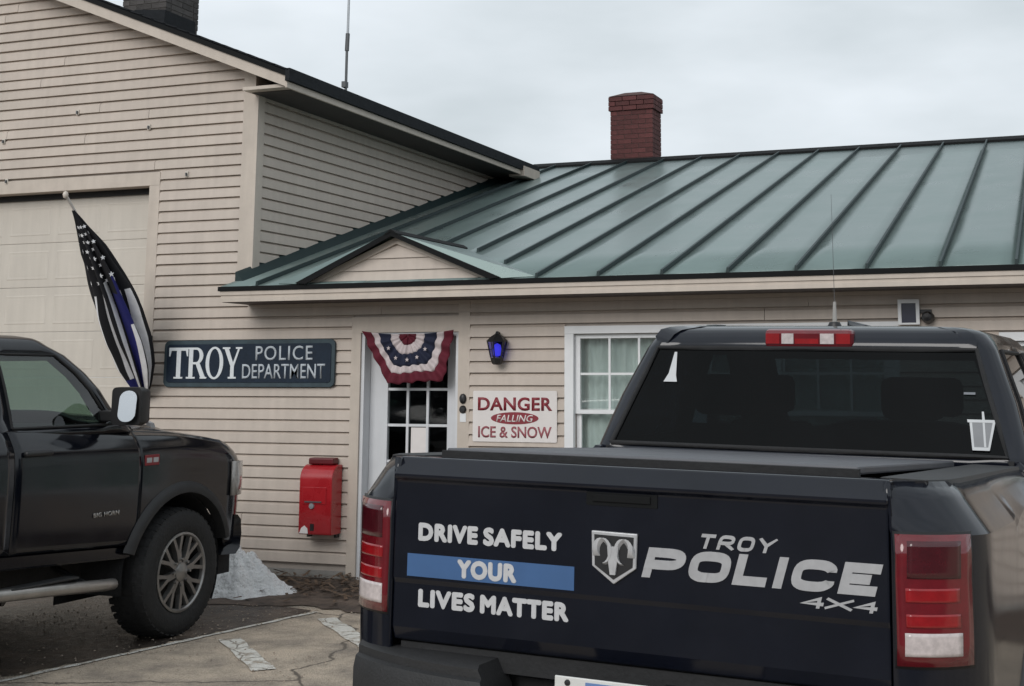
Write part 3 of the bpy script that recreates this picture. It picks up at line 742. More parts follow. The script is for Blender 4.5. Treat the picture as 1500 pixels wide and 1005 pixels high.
# --- blue porch lantern
LN = wroot('porch_lantern', (-4.43, YW - .02, 1.95), 'small black wall lantern with a blue bulb beside the door', 'lantern')
lcx, lcy = -4.415, YW - .105
BLUEGLOW = bpy.data.materials.new('blue bulb glow'); BLUEGLOW.use_nodes = True
p = BLUEGLOW.node_tree.nodes['Principled BSDF']; p.inputs['Base Color'].default_value = (.10, .10, .5, 1); p.inputs['Emission Color'].default_value = (.10, .10, .85, 1); p.inputs['Emission Strength'].default_value = .75
BLUEGL = glass_mat('blue lantern glass', (.45, .45, .85), .05)
def hexring(r, z, n=6): return [(lcx + r * math.cos(R(60 * k + 30)), lcy + r * math.sin(R(60 * k + 30)), z) for k in range(n)]
m = MB(); m.loft([hexring(.085, 2.010), hexring(.088, 2.018), hexring(.05, 2.055), hexring(.018, 2.075), hexring(.010, 2.095)]); m.build('lantern_roof', BLACK, LN)
m = MB(); m.loft([hexring(.028, 1.825), hexring(.042, 1.835), hexring(.055, 1.875), hexring(.052, 1.882)]); m.build('lantern_base', BLACK, LN)
m = MB()
for a, c in zip(hexring(.052, 1.882), hexring(.080, 2.010)): m.tube([a, c], .006, 6)
m.build('cage_bar', BLACK, LN)
m = MB(); m.grid([hexring(.049, 1.884), hexring(.076, 2.009)], closed=True); m.build('lantern_glass', BLUEGL, LN)
m = MB(); m.lathe([(0, 1.89), (.030, 1.90), (.036, 1.945), (.028, 1.985), (0, 2.0)], 14, 'z', (lcx, lcy, 0)); m.build('bulb', BLUEGLOW, LN, smooth=60)
m = MB(); m.box(lcx - .035, lcx + .035, YW - .030, YW - .035, 1.90, 2.04); m.tube([(lcx, YW - .025, 2.02), (lcx, YW - .06, 2.085), (lcx, lcy, 2.09)], .008, 6); m.build('wall_bracket', BLACK, LN)

# --- red drop box
RB = wroot('red_drop_box', (-6.01, YW - .02, .43), 'red metal drop box with rounded top mounted on the siding left of the door', 'mailbox')
bx0, bx1, by0, bz0, bz1 = -6.172, -5.862, 9.965, .425, 1.015
prof = [(YW - .036, bz0)]
prof = [(YW - .036, bz0), (by0 + .012, bz0), (by0, bz0 + .02), (by0, bz1 - .14)]
for k in range(1, 7):
    a = R(90 * k / 6); prof.append((by0 + .12 - .12 * math.cos(a), bz1 - .14 + .12 * math.sin(a)))
prof.append((YW - .036, bz1 - .02))
m = MB(); m.prism(prof, bx0, bx1, 'x'); m.build('box_body', REDBOX, RB, smooth=35, bevel=.006)
m = MB(); m.box(bx0 + .035, bx1 - .035, by0 + .07, YW - .036, bz1 - .019, bz1 + .035); m.build('box_lid', REDBOXD, RB, bevel=.012)
boxo('chute_door', bx0 + .03, bx1 - .05, by0 - .006, by0 - .0005, bz1 - .34, bz1 - .20, REDBOX, RB, bevel=.004)
boxo('chute_handle', bx0 + .06, bx1 - .09, by0 - .016, by0 - .006, bz1 - .325, bz1 - .315, LEAD, RB)
b = MB(); b.lathe([(0, -.014), (.022, -.013), (.026, -.004), (.026, 0)], 16, 'y', (bx0 + .125, by0, .66)); b.build('lock', GALV, RB, smooth=40)
boxo('keyhole_plate', bx0 + .115, bx0 + .15, by0 - .004, by0 - .0005, .46, .515, BLACK, RB)
m = MB(); m.prism([(bx0 + .012, .435), (bx0 + .095, .435), (bx0 + .09, .475), (bx0 + .06, .50), (bx0 + .03, .48)], by0 - .003, by0 - .0005, 'y'); m.build('torn_sticker', WBOARD, RB)
for xx in (bx0 + .015, bx1 - .035): boxo('mount_bracket', xx, xx + .02, YW - .09, YW - .036, bz0 - .03, bz0 - .001, BLACK, RB)

# --- bunting over the door
BN = wroot('door_bunting', (-5.258, YW - .05, 2.07), 'pleated red white and navy half round bunting over the entry door', 'bunting')
bcx, bcz, brx, brz = -5.258, 2.085, .435, .40
bands = [(0, .22, CLOTHR, 'maroon_band'), (.22, .43, CLOTHW, 'white_band'), (.43, .68, CLOTHB, 'navy_band'), (.68, .81, CLOTHW, 'white_band'), (.81, 1.0, CLOTHR, 'maroon_band')]
BOUT = [(0, (1, 0)), (28, (.87, -.55)), (52, (.80, -.97)), (90, (.10, -1.03)), (122, (-.42, -1.0)), (150, (-.72, -.50)), (180, (-1, 0))]
def bpt(a, r):
    ca, sa = math.cos(a), math.sin(a); d = math.degrees(a)
    ox = lerp_pt(BOUT, d); t = min(1, max(0, (r - .35) / .6)); t = t * t * (3 - 2 * t)
    ux, uz = ca * .86 * (1 - t) + ox[0] * t, -sa * (1 - t) + ox[1] * t
    x = bcx + brx * r * ux; zz_ = bcz - .018 * sa * (1 - r) + .40 * r * uz + .05 * sa * (1 - r) * r
    pl = .016 * r * math.cos(a * 22) + .008 * math.sin(a * 7 + 1)
    zz_ += .030 * abs(ux) ** 5 * r ** 2 - .012 * (1 - abs(ux)) * (1 - sa) * r
    return (x, YW - .052 - pl - .02 * sa * r, zz_ + (.007 * math.cos(a * 22) + .012 * math.sin(a * 5.3 + .4)) * r * sa)
def lerp_pt(tab, x):
    for (a, va), (c, vc) in zip(tab[:-1], tab[1:]):
        if x <= c + 1e-6: t = (x - a) / (c - a); return (va[0] + (vc[0] - va[0]) * t, va[1] + (vc[1] - va[1]) * t)
    return tab[-1][1]
for r0, r1, mm, nm in bands:
    m = MB(); m.grid([[bpt(math.pi * q / 110, r0 + (r1 - r0) * k / 4) for q in range(111)] for k in range(5)]); m.build(nm, mm, BN, smooth=80, solid=.003)
def star(cx, cy, cz, r, basis='y', rot=0):
    pts = []
    for k in range(10):
        a = math.pi / 2 + k * math.pi / 5 + rot; q = r if k % 2 == 0 else r * .40
        pts.append((cx + q * math.cos(a), cy, cz + q * math.sin(a)))
    return pts
for a in (35, 62, 90, 118, 145):
    p = bpt(R(a), .545); m = MB(); pts = star(p[0], p[1] - .026, p[2], .020); m.add(pts, [tuple(range(10))]); m.build('star', CLOTHW, BN, solid=.002)

# --- door bell and keypad
KP = wroot('door_keypad', (-4.745, YW - .035, 1.5), 'pair of small black door entry buttons on the door casing', 'keypad')
for zc, hh in ((1.549, .042), (1.462, .033)):
    m = MB(); m.lathe([(0, -.022), (.022, -.021), (.030, -.012), (.031, 0)], 16, 'y', (-4.748, YW - .0325, 0)); m.v = [(x, y, zc + z * (hh / .031)) for x, y, z in m.v]; m.build('button', BLACK, KP, smooth=40)
m = MB(); m.box(-4.775, -4.72, YW - .036, YW - .0322, 1.36, 1.43); m.build('plate', WHITE, KP, bevel=.003)

# --- flood light under the eave
FL = wroot('wall_floodlight', (-1.12, YW - .05, 2.2), 'white framed floodlight with dark lens under the eave at right', 'floodlight')
boxo('back_plate', -1.20, -1.045, YW - .06, YW - .036, 2.11, 2.285, WHITE, FL, bevel=.004)
for a0, a1, c0, c1 in ((-1.20, -1.175, 2.105, 2.29), (-1.07, -1.045, 2.105, 2.29), (-1.175, -1.07, 2.262, 2.29), (-1.175, -1.07, 2.105, 2.118)):
    boxo('frame', a0, a1, YW - .078, YW - .061, c0, c1, WHITE, FL)
boxo('lens', -1.174, -1.071, YW - .070, YW - .0605, 2.119, 2.261, mat('smoky lens', (.05, .052, .075), .15), FL)
m = MB(); m.lathe([(0, -.11), (.03, -.10), (.045, -.06), (.045, 0)], 14, 'y', (-.985, YW - .036, 2.155)); m.build('motion_sensor', BLACK, FL, smooth=40)
boxo('sensor_arm', -1.045, -.96, YW - .05, YW - .03, 2.19, 2.215, BLACK, FL)

# --- thin blue line flag on an angled pole
FG = wroot('flag_on_pole', (-7.90, YW - .03, 2.03), 'black and white striped flag with blue line on angled pole', 'flag')
p0 = Vector((-7.90, YW - .045, 2.035)); p1 = Vector((-7.925, 8.97, 3.25))
b = MB(); b.tube([p0, p1], .0125, 10); b.build('pole', mat('white flag pole', (.60, .56, .52), .4), FG, smooth=40)
b = MB(); b.lathe([(0, -.035), (.018, -.025), (.024, 0), (.018, .022), (0, .032)], 14, 'z', tuple(p1)); b.build('finial', mat('pale finial', (.62, .55, .48), .35), FG, smooth=60)
b = MB(); b.box(-7.93, -7.87, YW - .045, YW - .0365, 1.98, 2.10); b.tube([(p0 + (p1 - p0) * -.012), (p0 + (p1 - p0) * .075)], .02, 10); b.build('bracket', BLACK, FG)
# cloth hanging limp: a bundle of folds that follows the pole, then drops
NS, NT = 44, 120
axis = []
for k in range(NS + 1):
    s = k / NS
    q = p1.lerp(p0, .085 + .87 * s)
    drop = .02 + .50 * s ** 1.7
    # bundle centre lies under the pole and settles towards plumb
    axis.append(Vector((q.x + .03 * math.sin(s * 3.0) + .01 * s, q.y + .0, q.z - drop)))
widths = [(0, .012), (.10, .045), (.25, .090), (.42, .130), (.58, .158), (.72, .160), (.86, .128), (.95, .080), (1, .035)]
def wid(s):
    for (a, wa), (c, wc) in zip(widths[:-1], widths[1:]):
        if s <= c: return wa + (wc - wa) * (s - a) / (c - a)
    return widths[-1][1]
def fpt(s, th):
    k = s * NS; i0 = min(int(k), NS - 1); c = axis[i0].lerp(axis[i0 + 1], k - i0)
    w = wid(s); fold = 1 + .40 * math.cos(th * 8 + s * 3.0) * min(1, s * 4) + .12 * math.cos(th * 11 - s * 5) + .05 * math.sin(s * 17 + th * 2)
    d = (axis[min(i0 + 3, NS)] - axis[max(i0 - 3, 0)]).normalized()
    u = Vector((1, 0, 0)); v = d.cross(u).normalized(); u = v.cross(d).normalized()
    return c + u * (math.cos(th) * w * fold) + v * (math.sin(th) * w * fold * .72)
fm = MB()
rows = [[fpt(k / NS, 2 * math.pi * q / NT) for q in range(NT)] for k in range(NS + 1)]
fm.grid(rows, closed=True)
# stripe colours: 13 stripes round the bundle, dark canton over its upper part
for idx in range(len(fm.f)):
    k, q = divmod(idx, NT); s = k / NS; th = q / NT
    wind = (th * 40) % 40
    st = int(wind)
    c = 0 if st % 2 == 0 else 1
    if st in (4, 5, 24): c = 2
    if s < .46 and not (.16 < th < .22 and s > .40): c = 0
    if .36 < s < .62 and .03 < th < .11: c = 2
    if s > .90 and .2 < th < .4: c = 2
    fm.m[idx] = c
fm.build('flag_cloth', [FLAGK, FLAGW, FLAGB], FG, smooth=75)
for k, s in enumerate([.10, .145, .19, .235, .28, .325, .37, .41]):
    for j, th in enumerate([.35, .95, 1.55, 2.15, 2.75] if k % 2 else [.65, 1.25, 1.85, 2.45]):
        c = fpt(s, th); n_ = (c - fpt(s, th + math.pi)).normalized()
        t1 = (fpt(s + .02, th) - c).normalized(); t2 = n_.cross(t1).normalized(); rad = .017 + .022 * s
        pts = [c + n_ * .006 + (t1 * math.cos(math.pi / 2 + a * math.pi / 5) + t2 * math.sin(math.pi / 2 + a * math.pi / 5)) * (rad if a % 2 == 0 else rad * .45) for a in range(10)]
        sm = MB(); sm.add(pts, [tuple(range(10))]); sm.build('star', FLAGW, FG, solid=.001)

# ================================================================== snow heap and litter at the foot of the wall
from mathutils import noise
b = MB(); rows = []
NR, NA = 40, 150
for k in range(NR + 1):
    t = k / NR; row = []
    for q in range(NA):
        a = 2 * math.pi * q / NA
        rad = t * (1 + .22 * math.sin(a * 2 + .6) + .12 * math.sin(a * 5))
        x = -6.38 + .37 * rad * math.cos(a) * (1.0 if math.cos(a) < 0 else 1.05); y = 9.42 + .34 * rad * math.sin(a)
        hgt = .44 * (1 - t) ** 1.15 * (1 if t < 1 else 0)
        nz_ = noise.noise(Vector((x * 5, y * 5, 1))) * .08 + noise.noise(Vector((x * 14, y * 14, 4))) * .06 + noise.noise(Vector((x * 30, y * 30, 9))) * .05 + noise.noise(Vector((x * 60, y * 60, 2))) * .022
        xs_ = -.04 * (1 - t)
        row.append((x + xs_, y, max(.0, .012 + hgt + nz_ * (1 - t) ** .4)))
    rows.append(row)
b.grid(rows[1:], closed=True); o0 = len(b.v); b.v.append((-6.40, 9.42, .46)); 
for q in range(NA): b.f.append((q, (q + 1) % NA, o0)); b.m.append(0)
snow = b.build('snow_pile', SNOW, None, smooth=70); tag(snow, 'dirty melting heap of snow against the siding beside the pickup', 'snow')
b = MB(); rr = random.Random(17)
for k in range(900):
    x = rr.uniform(-6.9, -4.4) if k < 650 else rr.uniform(-7.9, 4.5); y = 10.12 - abs(rr.gauss(0, .38)); 
    if y < 8.7: continue
    s = rr.uniform(.008, .028); a = rr.uniform(0, 6.28); tlt = rr.uniform(-.6, .6); z = .03 + .045 * max(0, (y - 9.0) / 1.1) ** 2 + rr.uniform(0, .02)
    c, sn = math.cos(a), math.sin(a); l = s * rr.choice((1, 1.4, 3.0)); w = s * .5
    b.add([(x - c * l + sn * w, y - sn * l - c * w, z), (x + c * l + sn * w, y + sn * l - c * w, z + tlt * l), (x + c * l - sn * w, y + sn * l + c * w, z + tlt * l + .004), (x - c * l - sn * w, y - sn * l + c * w, z)], [(0, 1, 2, 3)])
lit = b.build('leaf_litter', LEAFM, None); tag(lit, 'scattered dead leaves and twigs along the foot of the wall', 'leaf litter'); lit['kind'] = 'stuff'

# ================================================================== pickups
PAINT = mat('black clearcoat paint', (0.0050, 0.0062, 0.0115), 0.13, var=0.25, vscale=3, coat=0.0, rvar=0.05, spec=0.5, bump=0.004, bscale=9, col2=(0.0095, 0.0105, 0.0155), c2pos=(0.45, 0.85), c2scale=2.2)
PAINTD = mat('black paint with dried road salt', (0.0065, 0.0075, 0.011), 0.34, var=0.3, vscale=5, coat=0.0, rvar=0.10, spec=0.45, col2=(0.035, 0.036, 0.040), c2pos=(0.50, 0.85), c2scale=9)
PAINTG = mat('dusty near black paint', (0.0040, 0.0050, 0.0085), 0.13, var=0.3, vscale=4, coat=0.0, rvar=0.05, spec=0.5, col2=(0.0085, 0.0088, 0.0105), c2pos=(0.45, 0.85), c2scale=2.0)
CHROME = mat('chrome', (0.62, 0.62, 0.63), 0.16, metal=1.0, var=0.1, rvar=0.08)
DULLCH = mat('salt dulled bright trim', (0.42, 0.40, 0.38), 0.35, metal=0.8, var=0.2, vscale=8)
TYRE = mat('tyre rubber', (0.014, 0.014, 0.0145), 0.8, var=0.3, vscale=18, bump=0.25, bscale=60)
RIM = mat('brushed grey wheel', (0.27, 0.262, 0.255), 0.33, metal=0.75, var=0.2, vscale=10)
RIMD = mat('dark wheel barrel', (0.010, 0.010, 0.010), 0.6, var=0.2)
TINT = glass_mat('dark privacy glass', (0.030, 0.038, 0.048), 0.015)
CLEARG = glass_mat('green tinted car glass', (0.40, 0.51, 0.455), 0.07)
MIRROR = mat('mirror glass', (0.62, 0.63, 0.65), 0.03, metal=1.0, var=0.02)
TRIMP = mat('grained black plastic', (0.018, 0.018, 0.019), 0.6, var=0.2, vscale=12, bump=0.15, bscale=140)
TONN = mat('grey vinyl bed cover', (0.085, 0.087, 0.098), 0.5, var=0.2, vscale=6, bump=0.08, bscale=8, rvar=0.1)
CABIN = mat('dark cabin lining', (0.018, 0.018, 0.019), 0.85, var=0.2)
SEATM = mat('dark seat cloth', (0.028, 0.028, 0.030), 0.9, var=0.2, vscale=20)
LAMPR = mat('red lamp lens', (0.13, 0.005, 0.010), 0.12, var=0.25, vscale=16, coat=0.8)
LAMPR2 = mat('bright red lamp segment', (0.26, 0.006, 0.009), 0.15, var=0.2, vscale=24, coat=0.6)
LAMPD = mat('deep red lamp segment', (0.055, 0.003, 0.007), 0.2, var=0.3, vscale=20, coat=0.6)
LAMPW = mat('reversing lamp lens', (0.52, 0.46, 0.45), 0.22, var=0.25, vscale=45, coat=0.6)
HEADL = mat('headlamp lens', (0.30, 0.285, 0.27), 0.12, var=0.25, vscale=20, coat=0.7)
DECALW = mat('silver white vinyl lettering', (0.50, 0.50, 0.51), 0.5, var=0.10, vscale=30)
DECALG = mat('silver vinyl lettering', (0.40, 0.40, 0.41), 0.4, var=0.12, vscale=30, metal=0.2)
EMBS = mat('emblem silver', (0.50, 0.50, 0.51), 0.3, metal=0.25, var=0.15, vscale=40)
DECALB = mat('blue vinyl band', (0.040, 0.105, 0.245), 0.5, var=0.08, vscale=9)
STICK = mat('white window sticker', (0.50, 0.51, 0.52), 0.6, var=0.1)
BADGER = mat('red badge', (0.20, 0.010, 0.016), 0.4)
PLATEM = mat('white licence plate', (0.62, 0.62, 0.60), 0.4, var=0.06)
PLATEB = mat('plate blue print', (0.12, 0.20, 0.40), 0.5)

def lerp_tab(tab, x):
    if x <= tab[0][0]: return tab[0][1]
    for (a, va), (c, vc) in zip(tab[:-1], tab[1:]):
        if x <= c: return va + (vc - va) * (x - a) / (c - a)
    return tab[-1][1]

def pickup(root, c):
    """c: dictionary of the truck's real dimensions, y runs forward from the tailgate"""
    P = c['paint']; L = c['L']; fa, ra, wr = c['fa'], c['ra'], c['wr']; by = c['bed']; ro = c['arch']
    SILL = c['sill']; SS = c.get('sillslope', 0)
    def sill(y): return SILL + SS * (fa - .62 - y)
    prof = c['prof']
    rcorner = .25
    def inset(y):
        d = 0.0
        if y < rcorner: d = rcorner - math.sqrt(max(0, rcorner ** 2 - (rcorner - y) ** 2))
        yf = L - .52
        if y > yf: d = max(d, .30 * ((y - yf) / .52) ** 2.4)
        return d
    def zbot(y):
        for ay in (fa, ra):
            if abs(y - ay) < ro: return max(sill(y), wr + math.sqrt(ro * ro - (y - ay) ** 2))
        return sill(y)
    ztop = lambda y: lerp_tab(c['top'], y)
    def cols(a, b_):
        ys = [a]; n = max(2, int((b_ - a) / .06))
        ys = [a + (b_ - a) * k / n for k in range(n + 1)]
        for ay in (fa, ra):
            for k in range(-18, 19):
                q = ay + ro * math.sin(math.pi / 2 * k / 18)
                if a < q < b_: ys.append(q)
        if a < rcorner:
            for k in range(1, 12): 
                q = rcorner - rcorner * math.cos(R(90 * k / 12))
                if a < q < b_: ys.append(q)
        ys = sorted(ys); out = [ys[0]]
        for q in ys[1:]:
            if q - out[-1] > .004: out.append(q)
        return out
    def side(name, a, b_, s, zlo=None, m=P, T=20):
        mb_ = MB(); rows = []
        for y in cols(a, b_):
            z0 = zbot(y) if zlo is None else max(zbot(y), zlo - SILL + sill(y)); z1 = ztop(y); row = []
            for k in range(T + 1):
                t = k / T; z = z0 + (z1 - z0) * t
                x = lerp_tab(prof, z + (1.45 - z1) * max(0, (t - .55) / .45)) - inset(y)
                if y < rcorner: x = max(x, c['tgw'] + .006)
                row.append((s * x, y, z))
            rows.append(row)
        mb_.grid(rows); return mb_.build(name, m, root, smooth=28, solid=(.02 if s > 0 else .02))
    gp = .004
    bp = c['bp']; cp = c['cowl']
    for s in (-1, 1):
        side('bed_side', 0.0, by - .014, s, m=c.get('bedpaint', P))
        side('rear_door', by + .012, bp - gp, s, zlo=SILL + .06)
        fd = side('front_door', bp + gp, cp - gp, s, zlo=SILL + .06)
        side('front_fender', cp + gp, L - .07, s)
        # rocker
        m = MB(); m.prism([(by + .02, sill(by) - .03), (cp, sill(cp) - .03), (cp, sill(cp) + .056), (by + .02, sill(by) + .056)], min(s * .86, s * .955), max(s * .86, s * .955), 'x'); m.build('rocker_panel', c['lower'], root, bevel=.012)
        # handles
        for hy, par in ((bp + .17, fd), (by + .17, None)):
            if hy > bp - .1 and par is None: continue
            m = MB(); xx = lerp_tab(prof, 1.27)
            m.box(min(s * xx, s * (xx + .035)), max(s * xx, s * (xx + .035)), hy - .11, hy + .11, c['hz'] - .016, c['hz'] + .016); m.build('door_handle', BLACK, root, bevel=.012)
        # arch flares
        for ay, nm in ((fa, 'wheel_flare'), (ra, 'wheel_flare')):
            m = MB(); rings = []
            for k in range(33):
                a = R(-14 + 208 * k / 32); cy_, cz_ = math.cos(a), math.sin(a); y = ay + ro * cy_; z = wr + ro * sin_(a)
                if z < SILL - .06: continue
                xb = lerp_tab(prof, min(z, 1.3)) - inset(min(max(y, 0), L - .12)) ; e = c['flare']
                rings.append([(s * (xb - .05), ay + (ro - .014) * cy_, wr + (ro - .014) * cz_), (s * (xb + e), ay + (ro - .010) * cy_, wr + (ro - .010) * cz_), (s * (xb + e * 1.15), ay + (ro + .02) * cy_, wr + (ro + .02) * cz_), (s * (xb + e * .6), ay + (ro + .055) * cy_, wr + (ro + .055) * cz_), (s * (xb - .004), ay + (ro + .068) * cy_, wr + (ro + .068) * cz_)])
            m.loft(rings, cap=True); m.build(nm, c['flarem'], root, smooth=40)
            # liner
            m = MB(); rows = []
            for k in range(21):
                a = R(-28 + 218 * k / 20); rows.append([(s * q, ay + (ro - .012) * math.cos(a), wr + (ro - .012) * math.sin(a)) for q in (.40, .94)])
            m.grid(rows); m.add([(s * .42, ay - ro, .25), (s * .42, ay + ro, .25), (s * .42, ay + ro, wr + ro), (s * .42, ay - ro, wr + ro)], [(0, 1, 2, 3)]); m.build('wheel_arch_liner', BLACKM, root, smooth=40)
    # ---- hood, cowl, front
    rows = []
    HW = lambda y: lerp_tab(prof, 1.45) - inset(y) - .012
    ys = [cp - .02 + (L - .10 - cp + .02) * k / 18 for k in range(19)]
    for y in ys:
        ze = ztop(y) ; row = []
        drop = .10 * max(0, (y - (L - .32)) / .22) ** 2
        for k in range(-12, 13):
            u = k / 12; cr_ = c['crown'] * (1 - abs(u) ** 2.6) + (c['bulge'] * (1 / (1 + math.exp((abs(u) - .42) * 26))))
            row.append((u * HW(y), y, ze + cr_ * (1 - .35 * max(0, (y - cp) / (L - cp))) - drop * (1 - .5 * u * u)))
        rows.append(row)
    m = MB(); m.grid(rows); m.build('hood', P, root, smooth=40, solid=.02)
    zf = ztop(L - .1)
    yg = L - .10
    m = MB(); m.hexa([(-.60, yg - .12, .72), (.60, yg - .12, .72), (.60, yg - .3, .72), (-.60, yg - .3, .72), (-.62, yg - .10, zf + .0), (.62, yg - .10, zf), (.62, yg - .3, zf), (-.62, yg - .3, zf)]); m.build('grille_back', BLACKM, root)
    m = MB()
    m.prism([(-.60, .74), (.60, .74), (.64, zf - .02), (-.64, zf - .02)], yg - .085, yg - .02, 'y'); gr0 = m.build('grille', c['grille'], root, bevel=.02)
    for k in range(5):
        m = MB(); zz_ = .79 + k * (zf - .86) / 4; m.box(-.56, .56, yg - .02, yg + .005, zz_ - .012, zz_ + .012); m.build('grille_bar', c['grillebar'], gr0, bevel=.005)
    m = MB(); m.box(-.035, .035, yg - .02, yg + .012, .76, zf - .05); m.build('grille_bar', c['grillebar'], gr0, bevel=.005)
    for s in (-1, 1):
        m = MB(); rings = []
        for zz_, yo in ((zf - .30, .0), (zf - .20, .012), (zf - .06, .0)):
            ring = []
            for k in range(9):
                t = k / 8; y = L - .10 - .34 * t ** 1.6; x = min(.64 + .42 * t ** .62, lerp_tab(prof, zz_) - inset(y) + .008)
                ring.append((s * x, y + yo * (1 - t), zz_ + .015 * t))
            rings.append(ring)
        m.grid(rings); m.build('headlight', HEADL, root, smooth=50, solid=-.02)
    # front bumper
    m = MB(); rings = []
    for z, o in ((.46, -.03), (.50, .02), (.60, .035), (.70, .02), (.735, -.02)):
        ring = []
        for k in range(-12, 13):
            u = k / 12; ring.append((u * .98, L - .02 + o - .26 * abs(u) ** 3.2, z))
        back = [(p_[0] * .9, p_[1] - .14, p_[2]) for p_ in reversed(ring)]
        rings.append(ring + back)
    m.loft(rings); m.build('front_bumper', c['fbumper'], root, smooth=40)
    m = MB(); m.box(-.80, .80, L - .45, L - .12, .30, .46); m.build('air_dam', BLACKM, root)
    # ---- bed
    zr = c['rail']; rd = c.get('rdrop', 0)
    m = MB()
    m.box(-.86, .86, .10, by - .05, .78, .82); ze_ = zr - rd * by
    for q0, q1 in ((-.84, -.72), (.72, .84)): m.prism([(.10, .82), (by - .05, .82), (by - .05, ze_ - .03), (.10, zr - .035)], q0, q1, 'x')
    m.box(-.86, .86, by - .045, by - .03, .82, ze_ - .012)
    m.build('bed_box', BLACKM, root)
    for s in (-1, 1):
        m = MB(); rings = []
        for y in [.10 + (by - .13) * k / 14 for k in range(15)]:
            xo = lerp_tab(prof, 1.45) - inset(max(y, .02)) + .012
            rings.append([(s * xo, y, zr - rd * y - .018), (s * (xo - .01), y, zr - rd * y + .006), (s * .72, y, zr - rd * y + .008), (s * .71, y, zr - rd * y - .03)])
        m.loft(rings); m.build('bed_rail_cap', TRIMP, root, smooth=30)
        m = MB(); m.grid([[(s * (c['tgw'] + .004), y, zr), (s * max(c['tgw'] + .008, lerp_tab(prof, 1.45) - inset(y) + .004), y, zr)] for y in (.004, .02, .03, .05, .075, .11)]); m.build('bed_corner_cap', c.get('bedpaint', P), root, solid=.02)
    tw = c['tgw']
    tp = [(.075, zr - .02), (.075, zr + .004), (.022, zr + .004), (-.014, zr - .046), (-.014, zr - .058), (.0, zr - .066), (.0, 1.09), (.006, 1.075), (.006, .945), (.02, .905), (.075, .90)]
    m = MB(); m.prism(tp, -tw, tw, 'x'); tg = m.build('tailgate', c.get('tgpaint', P), root, bevel=.006)
    boxo('handle_recess', -.11, .11, -.003, .0035, zr - .105, zr - .068, BLACKT, tg)
    boxo('tailgate_handle', -.09, .09, -.008, -.0035, zr - .095, zr - .073, BLACKT, tg, bevel=.003)
    m = MB(); m.box(-tw + .02, tw - .02, .03, .09, .84, .899); m.build('tailgate_sill', BLACKM, root)
    # tail lamps on the rounded corner
    for s in (-1, 1):
        def lamp(name, a0, a1, z0, z1, off, mt, par, nn=10, thick=.02):
            m = MB(); rows = []
            for zz_ in [z0 + (z1 - z0) * k / 6 for k in range(7)]:
                row = []
                for k in range(nn + 1):
                    a = R(a0 + (a1 - a0) * k / nn); x = lerp_tab(prof, zz_) - rcorner + (rcorner + off) * math.sin(a); y = rcorner - (rcorner + off) * math.cos(a)
                    row.append((s * x, y, zz_))
                rows.append(row)
            m.grid(rows); return m.build(name, mt, par, smooth=50, solid=thick if s > 0 else thick)
        tl = lamp('tail_light', 8.5, 57, .985, 1.316, .006, LAMPR, root)
        lamp('lamp_bezel', 7.5, 59, .978, 1.323, .002, BLACK, tl)
        lamp('upper_lens', 15, 48, 1.205, 1.30, .0085, LAMPD, tl)
        lamp('brake_lens', 14, 47, 1.145, 1.180, .0085, LAMPR2, tl); lamp('brake_lens', 14, 47, 1.082, 1.115, .0085, LAMPR2, tl)
        lamp('reverse_lens', 13, 48, 1.010, 1.068, .0085, LAMPW, tl)
    # rear bumper
    m = MB(); rings = []
    def byo(u): return -.13 + .15 * abs(u) ** 4
    for z, o in ((.60, .02), (.64, -.005), (.81, -.005), (.842, .006), (.848, .022), (.872, .022), (.882, .04)):
        ring = [(k / 14 * .90, byo(k / 14) + o, z) for k in range(-14, 15)]
        back = [(q[0] * .95, .06, z) for q in reversed(ring)]
        rings.append(ring + back)
    if c['rbumper'] == 'notched':
        for s in (-1, 1):
            m = MB(); rings = []
            for z, o in ((.60, .02), (.64, -.005), (.81, -.005), (.842, .006), (.848, .022), (.872, .022), (.882, .04)):
                ii = .40 + (.0 if z < .8 else .06 * (z - .8) / .1)
                us = [ii + (1 - ii) * k / 12 for k in range(13)]
                ring = [(s * u * .90, byo(u) + o, z) for u in us]; back = [(q[0] if i_ == 0 else q[0] * .97, .05, z) for i_, q in reversed(list(enumerate(ring)))]
                rings.append(ring + back)
            m.loft(rings); m.build('rear_bumper', TRIMP, root, smooth=35)
        m = MB(); m.box(-.42, .42, -.09, .03, .58, .80); m.build('bumper_centre', TRIMP, root, bevel=.015)
        pl = boxo('licence_plate', -.155, .155, -.102, -.096, .735, .884, PLATEM, root, bevel=.004)
        boxo('plate_band', -.06, .07, -.1035, -.1021, .858, .874, PLATEB, pl)
        for xx in (-.115, .125): 
            b_ = MB(); b_.lathe([(0, -.005), (.008, -.004), (.009, 0)], 10, 'y', (xx, -.102, .868)); b_.build('plate_bolt', BLACK, pl)
        boxo('plate_lamp', 0.165, .20, -.11, -.06, .862, .885, BLACK, pl)
    else:
        m.loft(rings); m.build('rear_bumper', CHROME, root, smooth=35)
    # ---- greenhouse
    zb, zt = c['belt'], c['roof']
    def ring(z, shrink=0.0, zz_=None):
        hw = lerp_tab(c['ghw'], z); yr = lerp_tab(c['gyr'], z); yf = lerp_tab(c['gyf'], z)
        cxm, cym = 0, (yr + yf) / 2
        r1, r2 = .07, .11
        pts = []; kinds = []
        def q(x, y, kd): pts.append((x * (1 - shrink), cym + (y - cym) * (1 - shrink), z if zz_ is None else zz_)); kinds.append(kd)
        n = 14
        gb = lerp_tab(c['rwin'], z)
        xr = [-hw + r1] + [-gb + 2 * gb * k / (n - 2) for k in range(n - 1)] + [hw - r1]
        for x in xr[:-1]: q(x, yr + .03 * (x / hw) ** 2, 'R')
        for k in range(5): a = R(90 * k / 5); q(hw - r1 + r1 * math.sin(a), yr + .03 + r1 - r1 * math.cos(a), 'c')
